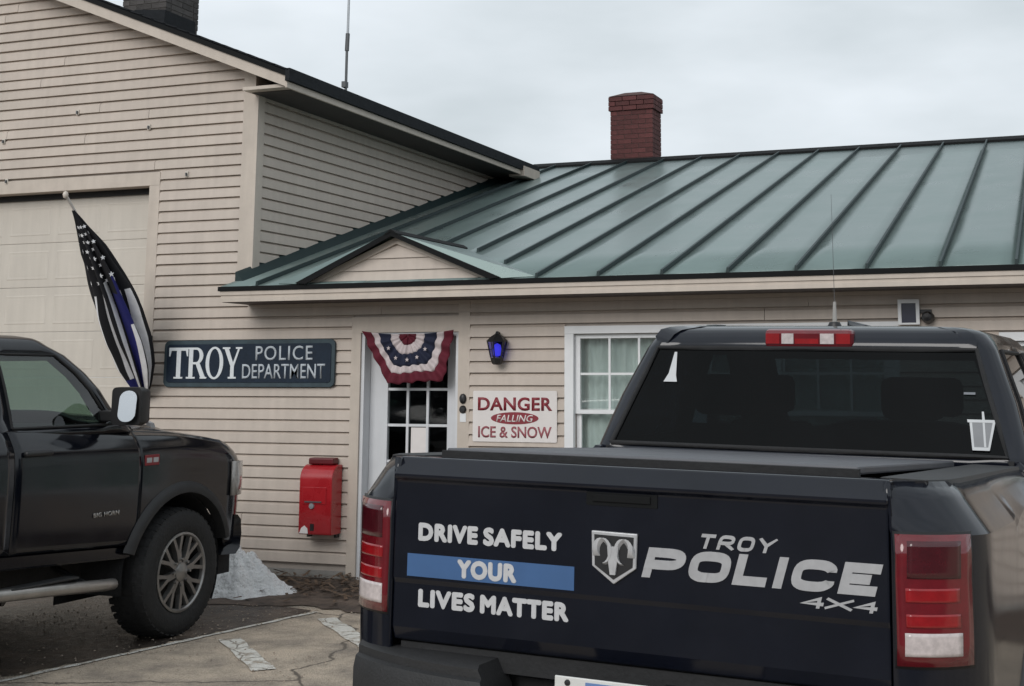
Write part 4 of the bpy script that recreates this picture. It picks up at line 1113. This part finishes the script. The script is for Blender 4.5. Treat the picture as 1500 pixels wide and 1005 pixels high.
        sc = [yr + .03 + r1, yr + c['cmargin'], min(bp - .075, yf - .60), min(bp + .045, yf - .45)]
        sc += [sc[3] + (yf - c['aw'] - sc[3]) * k / 6 for k in range(1, 7)] + [yf - r2]
        for y in sc[:-1]: q(hw, y, 'S')
        for k in range(5): a = R(90 * k / 5); q(hw - r2 + r2 * math.cos(a), yf - r2 + r2 * math.sin(a), 'c')
        for k in range(n): x = hw - r2 - 2 * (hw - r2) * k / n; q(x, yf + .05 * (1 - (x / hw) ** 2), 'F')
        for k in range(5): a = R(90 * k / 5); q(-hw + r2 - r2 * math.sin(a), yf - r2 + r2 * math.cos(a), 'c')
        for y in reversed(sc[1:]): q(-hw, y, 'S')
        for k in range(5): a = R(90 * k / 5); q(-hw + r1 - r1 * math.cos(a), yr + .03 + r1 - r1 * math.sin(a), 'c')
        return pts, n
    zw0, zw1 = zb + c['wlo'], c['wtop']
    zs = [zb - .03, zw0] + [zw0 + (zw1 - zw0) * k / 4 for k in range(1, 5)] + [zt - .055]
    rings = [ring(z)[0] for z in zs]
    for sh, dz in ((.02, .025), (.06, .008), (.16, -.008), (.40, -.018), (.70, -.022), (.97, -.023)):
        rings.append(ring(zt - .04, sh, zt - dz)[0])
    nR = 14; N_ = len(rings[0])
    iR0, iR1 = 1, nR - 1                         # rear glass columns
    s0 = nR + 5                                  # first side column (right)
    sideR1 = (s0 + 1, s0 + 2); sideF1 = (s0 + 3, s0 + 9)
    f0 = s0 + 10 + 5
    l0 = f0 + nR + 5
    sideF2 = (l0 + 1, l0 + 7); sideR2 = (l0 + 8, l0 + 9)
    win = {}
    groups = {'rear_window': (iR0, iR1), 'windshield': (f0 + 1, f0 + nR - 1), 'rear_door_window': sideR1, 'front_door_window': sideF1, 'front_door_window_l': sideF2, 'rear_door_window_l': sideR2}
    shell = MB(); vs = [p_ for r_ in rings for p_ in r_]; fs = []; gl = {k: [] for k in groups}
    for i_ in range(len(rings) - 1):
        for j in range(N_):
            k = (j + 1) % N_; f_ = (i_ * N_ + j, i_ * N_ + k, (i_ + 1) * N_ + k, (i_ + 1) * N_ + j); hit = None
            if 1 <= i_ <= 4:
                for nm, (a, b_) in groups.items():
                    if a <= j < b_: hit = nm
            (gl[hit] if hit else fs).append(f_)
    shell.add(vs, fs); cab = shell.build('cab_shell', P, root, smooth=40, solid=.035)
    for nm, ff in gl.items():
        g_ = MB(); g_.add(vs, ff); used = sorted({i_ for f_ in ff for i_ in f_}); mp2 = {o_: n_ for n_, o_ in enumerate(used)}
        g_ = MB(); cx_, cy_ = 0, (by + cp) / 2
        g_.add([(vs[o_][0] * .996, cy_ + (vs[o_][1] - cy_) * .997, vs[o_][2]) for o_ in used], [tuple(mp2[i_] for i_ in f_) for f_ in ff])
        g_.build(nm.replace('_l', '') if nm.endswith('_l') else nm, c['rglass'] if 'rear' in nm else (CLEARG), root, smooth=60)
    for nm, (a, b_) in groups.items():
        idx = [1 * N_ + j for j in range(a, b_ + 1)] + [i_ * N_ + b_ for i_ in range(2, 6)] + [5 * N_ + j for j in range(b_ - 1, a - 1, -1)] + [i_ * N_ + a for i_ in range(4, 0, -1)]
        m = MB(); m.tube([vs[i_] for i_ in idx], .009 if 'rear_window' != nm else .011, 6); m.build('window_seal', BLACKM, root, smooth=60)
    # high-mounted brake lamp
    yl_ = lerp_tab(c['gyr'], zt - .06)
    m = MB(); m.box(-.195, .195, yl_ - .022, yl_ + .06, zt - .088, zt - .006); bl = m.build('high_brake_light', LAMPR, root, bevel=.02)
    for a0, a1, mt, dz in ((-.115, -.062, LAMPW, .0), (.055, .115, LAMPW, .0), (-.185, -.125, LAMPR2, .0), (.125, .185, LAMPR2, .0), (-.055, .048, LAMPR2, .022)):
        boxo('lamp_cell', a0, a1, yl_ - .026, yl_ - .0225, zt - .070, zt - .026 - dz, mt, bl)
    # ---- cabin
    m = MB(); m.box(-.86, .86, by + .08, cp + .02, .62, .68); m.box(-.86, .86, by + .07, by + .10, .68, zb); m.box(-.88, .88, cp - .28, cp + .05, .68, zb - .02)
    m.build('cabin_floor', CABIN, root)
    m = MB(); m.prism([(cp - .30, 1.02), (cp - .32, zb - .06), (cp - .22, zb + .02), (cp + .1, zb - .0), (cp + .1, 1.02)], -.84, .84, 'x'); m.build('dashboard', CABIN, root, bevel=.02)
    def seat(x, y, w):
        m = MB(); m.box(x - w / 2, x + w / 2, y - .1, y + .42, .80, .98)
        m.hexa([(x - w / 2, y - .16, .95), (x + w / 2, y - .16, .95), (x + w / 2, y + .0, .95), (x - w / 2, y + .0, .95), (x - w / 2 + .05, y - .34, 1.50), (x + w / 2 - .05, y - .34, 1.50), (x + w / 2 - .05, y - .24, 1.50), (x - w / 2 + .05, y - .24, 1.50)])
        st_ = m.build('seat', SEATM, root, bevel=.04)
        for hx in ([x] if w < .8 else [x - .42, x + .42]):
            m = MB(); m.box(hx - .13, hx + .13, y - .38, y - .27, 1.54, 1.72); m.build('headrest', SEATM, root, bevel=.04)
    seat(-.40, cp - .98, .52); seat(.40, cp - .98, .52); seat(0, by + .70, 1.4)
    b_ = MB(); b_.lathe([(.165, 0), (.178, .012), (.19, 0), (.178, -.012), (.165, 0)], 24, 'y', (-.40, cp - .46, 1.26)); b_.build('steering_wheel', CABIN, root, smooth=50)
    # ---- underbody and wheels
    m = MB(); m.box(-.62, .62, .25, L - .5, .42, .62); m.box(-.40, .40, ra - .1, ra + .1, .30, .50); m.box(-.40, .40, fa - .1, fa + .1, .30, .50); m.build('chassis', BLACKM, root)
    for ay in (fa, ra):
        for s in (-1, 1):
            wheel(root, s, ay, wr, c['tyw'], c['xw'], c['rimr'])
    # mirrors
    for s in (-1, 1):
        mx0, mx1, mz0, mz1, my = c['mirror']
        m = MB(); cxm = (mx0 + mx1) / 2
        rings = []
        for yo, k in ((0, 1.0), (.04, 1.02), (.10, .93), (.145, .60)):
            hwm, hh = (mx1 - mx0) / 2 * k, (mz1 - mz0) / 2 * k; zc = (mz0 + mz1) / 2
            rings.append([(s * (cxm + p_[0]), my + yo, zc + p_[1]) for p_ in rrect(-hwm, hwm, -hh, hh, .03 * k, 4)])
        m.loft(rings); mh = m.build('mirror_housing', BLACK, root, smooth=40)
        m = MB(); m.prism([(s * a_, b_) for a_, b_ in rrect(mx0 + c['mir_in'], mx1 - .018, mz0 + .022, mz1 - .020, .05)], my - .004, my - .0005, 'y'); m.v = [(x_, y_ - .0005 - .12 * (mz1 - z_) - .30 * (mx1 - abs(x_)), z_) for x_, y_, z_ in m.v]; m.build('mirror_glass', MIRROR, mh)
        m = MB(); zc = mz0 + .05; m.box(min(s * .88, s * (mx0 + .03)), max(s * .88, s * (mx0 + .03)), my + .02, my + .10, zc - .03, zc + .04); m.build('mirror_arm', BLACK, mh, bevel=.01)
    return tg, cab

def sin_(a): return math.sin(a)
_wc = {}
def wheel(root, s, ay, wr, tw, xo, rr_):
    """one wheel: tyre with sidewall and tread blocks, rim with forked spokes"""
    w = empty('wheel', (s * xo, ay, wr), '', ''); del w['label']; del w['category']; w.parent = root
    w.rotation_euler = (0, 0, 0 if s > 0 else math.pi)
    key = (wr, tw, rr_)
    if key not in _wc:
        pr = [(rr_ - .005, -.02), (rr_ + .012, -.006), (rr_ + .05, .004), (wr - .05, .004), (wr - .022, -.010), (wr - .006, -.035), (wr, -.06), (wr, -tw + .06), (wr - .006, -tw + .035), (wr - .05, -tw), (rr_, -tw + .01), (rr_ - .02, -tw + .06), (rr_ - .02, -.05), (rr_ - .005, -.02)]
        m = MB(); m.lathe(pr, 56, 'x')
        for k in range(44):
            a = 2 * math.pi * k / 44
            for x0, x1, of in ((-.075, -.012, 0), (-tw + .012, -tw + .075, .07), (-tw * .5 - .05, -tw * .5 + .05, .04)):
                vs = []
                for (xx, rad) in ((x0, wr - .012), (x1, wr - .012 - (.02 if x1 > -.03 or x0 < -tw + .03 else 0)), (x1, wr + .001 - (.012 if x1 > -.03 else 0)), (x0, wr + .005)):
                    for da in (-.045, .045): vs.append((xx, rad * math.cos(a + da + of), rad * math.sin(a + da + of)))
                m.add(vs, [(0, 2, 3, 1), (2, 4, 5, 3), (4, 6, 7, 5), (6, 0, 1, 7), (0, 6, 4, 2), (1, 3, 5, 7)])
        ty = m.build('tyre', TYRE, w, smooth=35)
        m = MB(); m.lathe([(rr_ + .004, -.012), (rr_ + .004, -.002), (rr_ - .010, .002), (rr_ - .018, -.008), (rr_ - .022, -.03)], 48, 'x')
        for k in range(8):
            a = 2 * math.pi * k / 8 + .2
            def pt(r, da, x): return (x, r * math.cos(a + da), r * math.sin(a + da))
            m.hexa([pt(.05, -.36, -.055), pt(.05, .36, -.055), pt(.05, .36, -.010), pt(.05, -.36, -.010), pt(rr_ * .58, -.16, -.05), pt(rr_ * .58, .16, -.05), pt(rr_ * .58, .16, -.012), pt(rr_ * .58, -.16, -.012)])
            for q in (-1, 1):
                m.hexa([pt(rr_ * .55, q * .08 - .085, -.05), pt(rr_ * .55, q * .08 + .085, -.05), pt(rr_ * .55, q * .08 + .085, -.012), pt(rr_ * .55, q * .08 - .085, -.012), pt(rr_ - .012, q * .19 - .05, -.04), pt(rr_ - .012, q * .19 + .05, -.04), pt(rr_ - .012, q * .19 + .05, -.008), pt(rr_ - .012, q * .19 - .05, -.008)])
        rm = m.build('rim', RIM, w, smooth=25)
        m = MB(); m.lathe([(0, .012), (.035, .010), (.062, -.004), (.066, -.03)], 20, 'x')
        for k in range(8):
            a = 2 * math.pi * k / 8; m.lathe([(0, .004), (.009, .004), (.011, -.02)], 8, 'x', (0, .085 * math.cos(a), .085 * math.sin(a)))
        hb = m.build('hub_cap', RIM, w, smooth=30)
        m = MB(); m.lathe([(rr_ - .014, -.03), (rr_ - .02, -.10), (rr_ - .03, -.14), (0, -.15)], 32, 'x'); ba = m.build('brake_drum', RIMD, w, smooth=30)
        _wc[key] = [ty, rm, hb, ba]
    else:
        for o_ in _wc[key]:
            n_ = o_.copy(); COL.objects.link(n_); n_.parent = w
    return w

base_prof = [(.40, .945), (.60, .972), (.80, .984), (1.05, .990), (1.20, .988), (1.30, .990), (1.325, .986), (1.34, .968), (1.40, .925), (1.45, .885)]
GLY = {   # heavy block capitals drawn as strokes on a unit cell (x 0..1, z 0..1 measured at the stroke's outer edge)
 'P': [[(0, 0), (0, 1)], [(0, 1), (.78, 1), (1, .86), (1, .58), (.78, .42), (0, .42)]],
 'O': [[(.22, 0), (.78, 0), (1, .18), (1, .82), (.78, 1), (.22, 1), (0, .82), (0, .18), (.22, 0), (.5, 0)]],
 'L': [[(0, 1), (0, 0), (1, 0)]], 'I': [[(.5, 0), (.5, 1)]],
 'C': [[(1, .70), (1, .82), (.78, 1), (.22, 1), (0, .82), (0, .18), (.22, 0), (.78, 0), (1, .18), (1, .30)]],
 'E': [[(1, 1), (0, 1), (0, 0), (1, 0)], [(0, .5), (.88, .5)]], 'T': [[(0, 1), (1, 1)], [(.5, 1), (.5, 0)]],
 'R': [[(0, 0), (0, 1), (.78, 1), (1, .86), (1, .58), (.78, .44), (0, .44)], [(.45, .44), (1, 0)]],
 'Y': [[(0, 1), (.5, .45), (1, 1)], [(.5, .5), (.5, 0)]], '4': [[(.8, 0), (.8, 1), (0, .32), (1.05, .32)]], 'X': [[(0, 0), (1, 1)], [(0, 1), (1, 0)]],
 'D': [[(0, 0), (0, 1), (.65, 1), (1, .75), (1, .25), (.65, 0), (0, 0), (0, .5)]], 'V': [[(0, 1), (.5, 0), (1, 1)]], 'S': [[(1, .76), (.90, 1), (.10, 1), (0, .90), (0, .60), (.12, .5), (.88, .5), (1, .38), (1, .12), (.88, 0), (.10, 0), (0, .24)]],
 'A': [[(0, 0), (.5, 1), (1, 0)], [(.2, .28), (.8, .28)]], 'F': [[(0, 0), (0, 1), (1, 1)], [(0, .5), (.85, .5)]], 'U': [[(0, 1), (0, .2), (.25, 0), (.75, 0), (1, .2), (1, 1)]],
 'M': [[(0, 0), (0, 1), (.5, .25), (1, 1), (1, 0)]] }
GW = {'I': .30, 'L': .80, 'E': .85, 'F': .82, 'M': 1.25, ' ': .38, 'T': .92, 'Y': 1.0, 'A': 1.05, 'V': 1.02}
def block(word, m, parent, pos, width, height, th, shear=0.0, gap=.22, depth=.0012, serif=0.0):
    '''word in block capitals facing -y, one mesh object per letter; th is the stroke in metres'''
    ws = [GW.get(ch, 1.0) for ch in word]; tot = sum(ws) + gap * (len(word) - 1); unit = (width - shear * height) / tot; x = 0.0
    for ch, w_ in zip(word, ws):
        if ch != ' ':
            mb_ = MB(); cw_ = w_ * unit; k_ = 0
            for line in GLY[ch]:
                pts = []
                for a, b_ in line:
                    pts.append(Vector((x + (th / 2 + a * (cw_ - th) if ch != 'I' else cw_ / 2), th / 2 + b_ * (height - th))))
                if ch in 'OCPURD' and len(pts) > 3:
                    for _ in range(2):
                        q_ = [pts[0]]
                        for u_, v_ in zip(pts[:-1], pts[1:]): q_ += [u_.lerp(v_, .22), u_.lerp(v_, .78)]
                        pts = q_[:1] + q_[1:] + [pts[-1]]
                # butt the free ends flush with the cell
                if ch in 'PLIETRFUMY4DAVX' :
                    for e_, nb in ((0, 1), (-1, -2)):
                        d_ = (pts[e_] - pts[nb]).normalized()
                        tail = line[e_]
                        if tail[1] in (0, 1) and abs(d_.y) > .3: pts[e_] = pts[e_] + d_ * (th / 2) / max(.5, abs(d_.y))
                        elif tail[0] in (0, 1) and abs(d_.x) > .9: pts[e_] = pts[e_] + d_ * (th / 2)
                Ls, Rs = [], []
                for i_, p_ in enumerate(pts):
                    d0 = (p_ - pts[i_ - 1]).normalized() if i_ else (pts[1] - p_).normalized()
                    d1 = (pts[i_ + 1] - p_).normalized() if i_ < len(pts) - 1 else d0
                    n0, n1 = Vector((-d0.y, d0.x)), Vector((-d1.y, d1.x)); nn = (n0 + n1)
                    if nn.length < .2: nn = n0
                    nn.normalize(); mit = min(1.7, 1 / max(.35, nn.dot(n0)))
                    Ls.append(p_ + nn * th / 2 * mit); Rs.append(p_ - nn * th / 2 * mit)
                for i_ in range(len(pts) - 1):
                    q4 = [Ls[i_], Ls[i_ + 1], Rs[i_ + 1], Rs[i_]]
                    q4 = [(v_.x + shear * min(max(v_.y, -.004), height + .004) + pos[0], min(max(v_.y, 0), height) + pos[2]) for v_ in q4]
                    mb_.prism(q4, pos[1] - depth - k_ * .0003 - i_ * .00004, pos[1], 'y')
                k_ += 1
            mb_.build('letter', m, parent)
        x += (w_ + gap) * unit

# ---- the police pickup in the foreground
PT = empty('police_pickup', (-1.261, 3.72, 0), 'black police pickup seen from behind with lettered tailgate and red tail lights', 'pickup truck', rot=None)
PT.rotation_mode = 'XYZ'
PT.matrix_basis = Matrix.Translation((-1.261, 3.72, 0)) @ Matrix.Rotation(-.076, 4, 'Z') @ Matrix.Rotation(.018, 4, 'Y')
c1 = dict(paint=PAINT, bedpaint=PAINT, L=5.78, fa=4.78, ra=1.22, wr=.41, bed=1.80, arch=.49, sill=.55, prof=base_prof, bp=2.95, cowl=4.12, hz=1.20,
          top=[(0, 1.45), (1.80, 1.388), (1.801, 1.405), (4.1, 1.395), (4.9, 1.34), (5.4, 1.24), (5.78, 1.10)], rail=1.448, crown=.05, bulge=.035, lower=PAINTD, flare=.010, flarem=PAINTD,
          grille=BLACK, grillebar=CHROME, fbumper=PAINT, tgw=.760, rbumper='notched', rdrop=.0345, belt=1.405, roof=1.925, wtop=1.835, wlo=.012,
          ghw=[(1.35, .93), (1.405, .915), (1.60, .865), (1.835, .775), (1.90, .735)], gyr=[(1.35, 1.835), (1.41, 1.845), (1.835, 2.06), (1.90, 2.10)], gyf=[(1.35, 4.32), (1.405, 4.22), (1.835, 3.44), (1.90, 3.35)],
          rwin=[(1.41, .838), (1.835, .70)], cmargin=.22, aw=.13, rglass=TINT, tyw=.27, xw=.965, rimr=.235, mirror=(1.02, 1.24, 1.36, 1.60, 3.82), mir_in=.02)
tg, cab = pickup(PT, c1)
# tonneau cover
m = MB(); m.hexa([(-.655, .125, 1.453), (.655, .125, 1.453), (.655, 1.74, 1.38), (-.655, 1.74, 1.38), (-.655, .125, 1.477), (.655, .125, 1.477), (.655, 1.74, 1.406), (-.655, 1.74, 1.406)]); m.build('bed_cover', TONN, PT, bevel=.006)
boxo('bed_cover_rail', -.715, -.656, .12, 1.75, 1.36, 1.385, BLACK, PT); boxo('bed_cover_rail', .656, .715, .12, 1.75, 1.36, 1.385, BLACK, PT)
boxo('bed_cover_seal', -.66, .66, .105, .124, 1.446, 1.470, BLACKM, PT)
# tailgate lettering
dy = -.0008
for word, x0_, w_ in (('DRIVE', -.672, .207), ('SAFELY', -.447, .261)): fat_text('lettering', word, DECALW, tg, (x0_, dy, 1.204), w_, .054, .0042, space=1.12)
boxo('blue_band', -.708, -.146, -.0016, -.0006, 1.098, 1.165, DECALB, tg)
fat_text('lettering', 'YOUR', DECALW, tg, (-.533, -.0018, 1.104), .201, .055, .0042, space=1.1)
for word, x0_, w_ in (('LIVES', -.669, .196), ('MATTER', -.455, .291)): fat_text('lettering', word, DECALW, tg, (x0_, .0052, 1.008), w_, .054, .0042, space=1.12)
block('TROY', DECALG, tg, (.230, dy, 1.243), .229, .040, .0095, shear=.35, gap=.25)
block('POLICE', DECALG, tg, (.063, dy, 1.153), .682, .083, .0255, shear=.28, gap=.13, depth=.002)
block('4X4', DECALG, tg, (.520, dy, 1.110), .214, .031, .0095, shear=.25, gap=.12)
# horned shield emblem
bx, bz = -.019, 1.272
def shield(sc_x, dz, top): return [(bx - .071 * sc_x, bz - dz - top), (bx + .071 * sc_x, bz - dz - top - .002), (bx + .068 * sc_x, bz - .098 + dz * .3), (bx + .0, bz - .145 + dz * 1.3), (bx - .068 * sc_x, bz - .098 + dz * .3)]
m = MB(); m.prism(shield(1, 0, 0), -.010, -.0005, 'y'); em = m.build('emblem', EMBS, tg, bevel=.003)
m = MB(); m.prism(shield(.86, .010, 0), -.0112, -.0101, 'y'); m.build('emblem_field', BLACK, tg)
m = MB()
for s in (-1, 1):
    rings = []
    for k in range(15):
        t = k / 14; a = R(205 - 290 * t); rad = .030 - .006 * t
        cx = bx + s * (.030 + .0); cz = bz - .050
        px_ = cx + s * (-rad * math.cos(a) * .85); pz_ = cz + rad * 1.15 * math.sin(a) - .012 * t
        th = .0115 * (1 - .55 * t)
        rings.append([(px_ - th, -.0112, pz_ - th * .4), (px_ + th, -.0112, pz_ - th * .4), (px_ + th * .6, -.020, pz_ + th * .6), (px_ - th * .6, -.020, pz_ + th * .6)])
    m.loft(rings)
m.prism([(bx - .017, bz - .040), (bx + .017, bz - .040), (bx + .013, bz - .085), (bx + .008, bz - .118), (bx - .008, bz - .118), (bx - .013, bz - .085)], -.019, -.0112, 'y')
m.build('emblem_head', EMBS, tg, smooth=40)
# rear glass stickers, antenna, roof puck
def on_rear(x, z):            # point on the rear glass
    return (x, lerp_tab(c1['gyr'], z) + .03 * (x / lerp_tab(c1['ghw'], z)) ** 2 - .004, z)
def sticker(name, poly, mt=STICK):
    m = MB(); m.add([on_rear(x, z) for x, z in poly], [tuple(range(len(poly)))]); return m.build(name, mt, PT, solid=-.001)
sticker('window_sticker', [(-.640, 1.683), (-.575, 1.683), (-.585, 1.712), (-.600, 1.815), (-.612, 1.815), (-.622, 1.720)])
sticker('window_sticker', [(.688, 1.548), (.786, 1.548), (.770, 1.443), (.704, 1.443)], mat('translucent cup sticker', (.20, .205, .215), .6))
def on2(x, z): p_ = on_rear(x, z); return (p_[0], p_[1] - .0015, p_[2])
for poly in ([(.678, 1.558), (.796, 1.558), (.793, 1.547), (.681, 1.547)], [(.688, 1.547), (.698, 1.547), (.712, 1.443), (.704, 1.443)], [(.776, 1.547), (.786, 1.547), (.770, 1.443), (.762, 1.443)], [(.704, 1.453), (.770, 1.453), (.769, 1.441), (.705, 1.441)], [(.733, 1.590), (.741, 1.590), (.746, 1.558), (.736, 1.558)], [(.738, 1.547), (.746, 1.547), (.756, 1.455), (.748, 1.455)]):
    m = MB(); m.add([on2(x, z) for x, z in poly], [(0, 1, 2, 3)]); m.build('window_sticker', STICK, PT, solid=-.001)
sticker('window_sticker', [(.66, 1.655), (.705, 1.655), (.705, 1.664), (.66, 1.664)], mat('faded sticker', (.16, .17, .19), .6))
m = MB(); m.lathe([(.032, 1.918), (.032, 1.945), (.024, 1.962), (0, 1.966)], 16, 'z', (.03, 2.42, 0)); m.build('antenna_base', BLACK, PT, smooth=40)
m = MB(); m.tube([(.03, 2.42, 1.962), (.03, 2.42, 2.055)], [.011, .007], 8); m.build('antenna_spring', mat('pale antenna spring', (.33, .32, .30), .5), PT, smooth=40)
m = MB(); m.tube([(.03, 2.42, 2.055), (.02, 2.42, 2.55)], [.0014, .0008], 6); m.build('antenna_whip', LEAD, PT)
m = MB(); m.lathe([(.06, 1.915), (.058, 1.935), (.045, 1.948), (0, 1.950)], 18, 'z', (-.53, 2.40, 0)); m.build('roof_beacon_puck', BLACK, PT, smooth=40)

# ---- the pickup parked at the left
LT = empty('black_pickup', (-6.748, 7.81 - 5.08, 0), 'black pickup with large mirror and chrome side step parked at left', 'pickup truck')
c2 = dict(paint=PAINTG, L=6.06, fa=5.08, ra=1.28, wr=.42, bed=2.22, arch=.535, sill=.60, sillslope=.055, prof=[(.40, .955), (.60, .985), (.80, .998), (1.05, 1.004), (1.20, 1.002), (1.30, .992), (1.34, .975), (1.40, .945), (1.45, .905)], bp=3.50, cowl=4.62, hz=1.275,
          top=[(0, 1.46), (2.22, 1.46), (2.221, 1.44), (3.6, 1.425), (4.4, 1.385), (4.62, 1.365), (5.1, 1.335), (5.6, 1.275), (5.9, 1.195), (6.02, 1.14)], rail=1.458, crown=.085, bulge=.05, lower=PAINTG, flare=.030, flarem=TRIMP,
          grille=BLACK, grillebar=BLACK, fbumper=PAINTG, tgw=.770, rbumper='full', belt=1.40, roof=1.965, wtop=1.855, wlo=.02,
          ghw=[(1.35, .945), (1.40, .925), (1.60, .865), (1.855, .765), (1.92, .725)], gyr=[(1.35, 2.26), (1.41, 2.27), (1.855, 2.45), (1.92, 2.49)], gyf=[(1.35, 4.68), (1.40, 4.63), (1.51, 4.51), (1.69, 4.40), (1.82, 4.245), (1.87, 4.16), (1.93, 4.02)],
          rwin=[(1.41, .80), (1.855, .68)], cmargin=.22, aw=.16, rglass=TINT, tyw=.28, xw=1.02, rimr=.258, mirror=(1.00, 1.225, 1.42, 1.655, 4.30), mir_in=.10)
tg2, cab2 = pickup(LT, c2)
# chrome side step with brackets
for s in (-1, 1):
    m = MB(); m.tube([(s * .93, 2.45, .52), (s * 1.0, 2.60, .535), (s * 1.01, 3.2, .515), (s * 1.01, 3.9, .470), (s * 1.01, 4.30, .440), (s * .96, 4.45, .425)], .036, 12); m.build('side_step', DULLCH, LT, smooth=50)
    m = MB(); m.box(min(s * .94, s * 1.035), max(s * .94, s * 1.035), 3.50, 4.05, .515, .528); m.build('step_pad', TRIMP, LT, bevel=.004)
    for yy in (2.75, 3.5, 4.2):
        m = MB(); m.tube([(s * .98, yy, .45), (s * .70, yy, .55)], .02, 6); m.build('step_bracket', BLACK, LT)
xs_ = 1.004
text('badge_lettering', 'BIG HORN', DULLCH, LT, (xs_ - .002, 4.185, .858), .235, .028, basis=RSIDE, bold=.012, space=1.1, depth=.006)
boxo('fender_badge', .997, 1.006, 4.655, 4.80, 1.145, 1.215, BADGER, LT, bevel=.006)
for a in (4.668, 4.735): boxo('badge_mark', 1.006, 1.009, a, a + .05, 1.165, 1.196, DECALG, LT)
for a in (4.88, 5.22):
    m = MB(); m.hexa([(.56, a, 1.385), (.60, a, 1.37), (.60, a + .05, 1.365), (.56, a + .05, 1.38), (.56, a - .02, 1.42), (.60, a - .02, 1.405), (.60, a + .03, 1.40), (.56, a + .03, 1.415)]); m.build('hood_pale_mark', DECALG, LT)  # small pale slanted piece on the hood
for xx in (-.52, -.26, 0, .26, .52):
    m = MB(); m.lathe([(.075, 0), (.07, .022), (.045, .036), (0, .040)], 14, 'z', (0, 0, 0)); m.v = [(xx + x * .6, 3.95 + y, 1.945 - .02 * abs(xx) + z) for x, y, z in m.v]; m.build('roof_marker_light', BLACK, LT, smooth=40)

# ---- sand and grit left by the winter on the lot
b = MB(); rr = random.Random(31)
for k in range(2600):
    x = rr.uniform(-7.4, -3.6); y = rr.uniform(6.0, 9.1)
    dens = .25 + .75 * (noise.noise(Vector((x * 1.3, y * 1.3, 3))) > .05)
    if rr.random() > dens: continue
    q = rr.choice((.003, .004, .005, .006, .009)); a = rr.uniform(0, 6.28); z = .004 + q * .3
    pts = [(x + q * math.cos(a + j * 1.57) * rr.uniform(.7, 1.3), y + q * math.sin(a + j * 1.57) * rr.uniform(.7, 1.3), z) for j in range(4)]
    b.add(pts + [(x, y, z + q * .9)], [(0, 1, 4), (1, 2, 4), (2, 3, 4), (3, 0, 4)])
gr = b.build('grit', mat('sand coloured grit', (.30, .25, .20), .9, var=.5, vscale=40), None); tag(gr, 'loose sand and grit scattered over the parking lot', 'grit'); gr['kind'] = 'stuff'
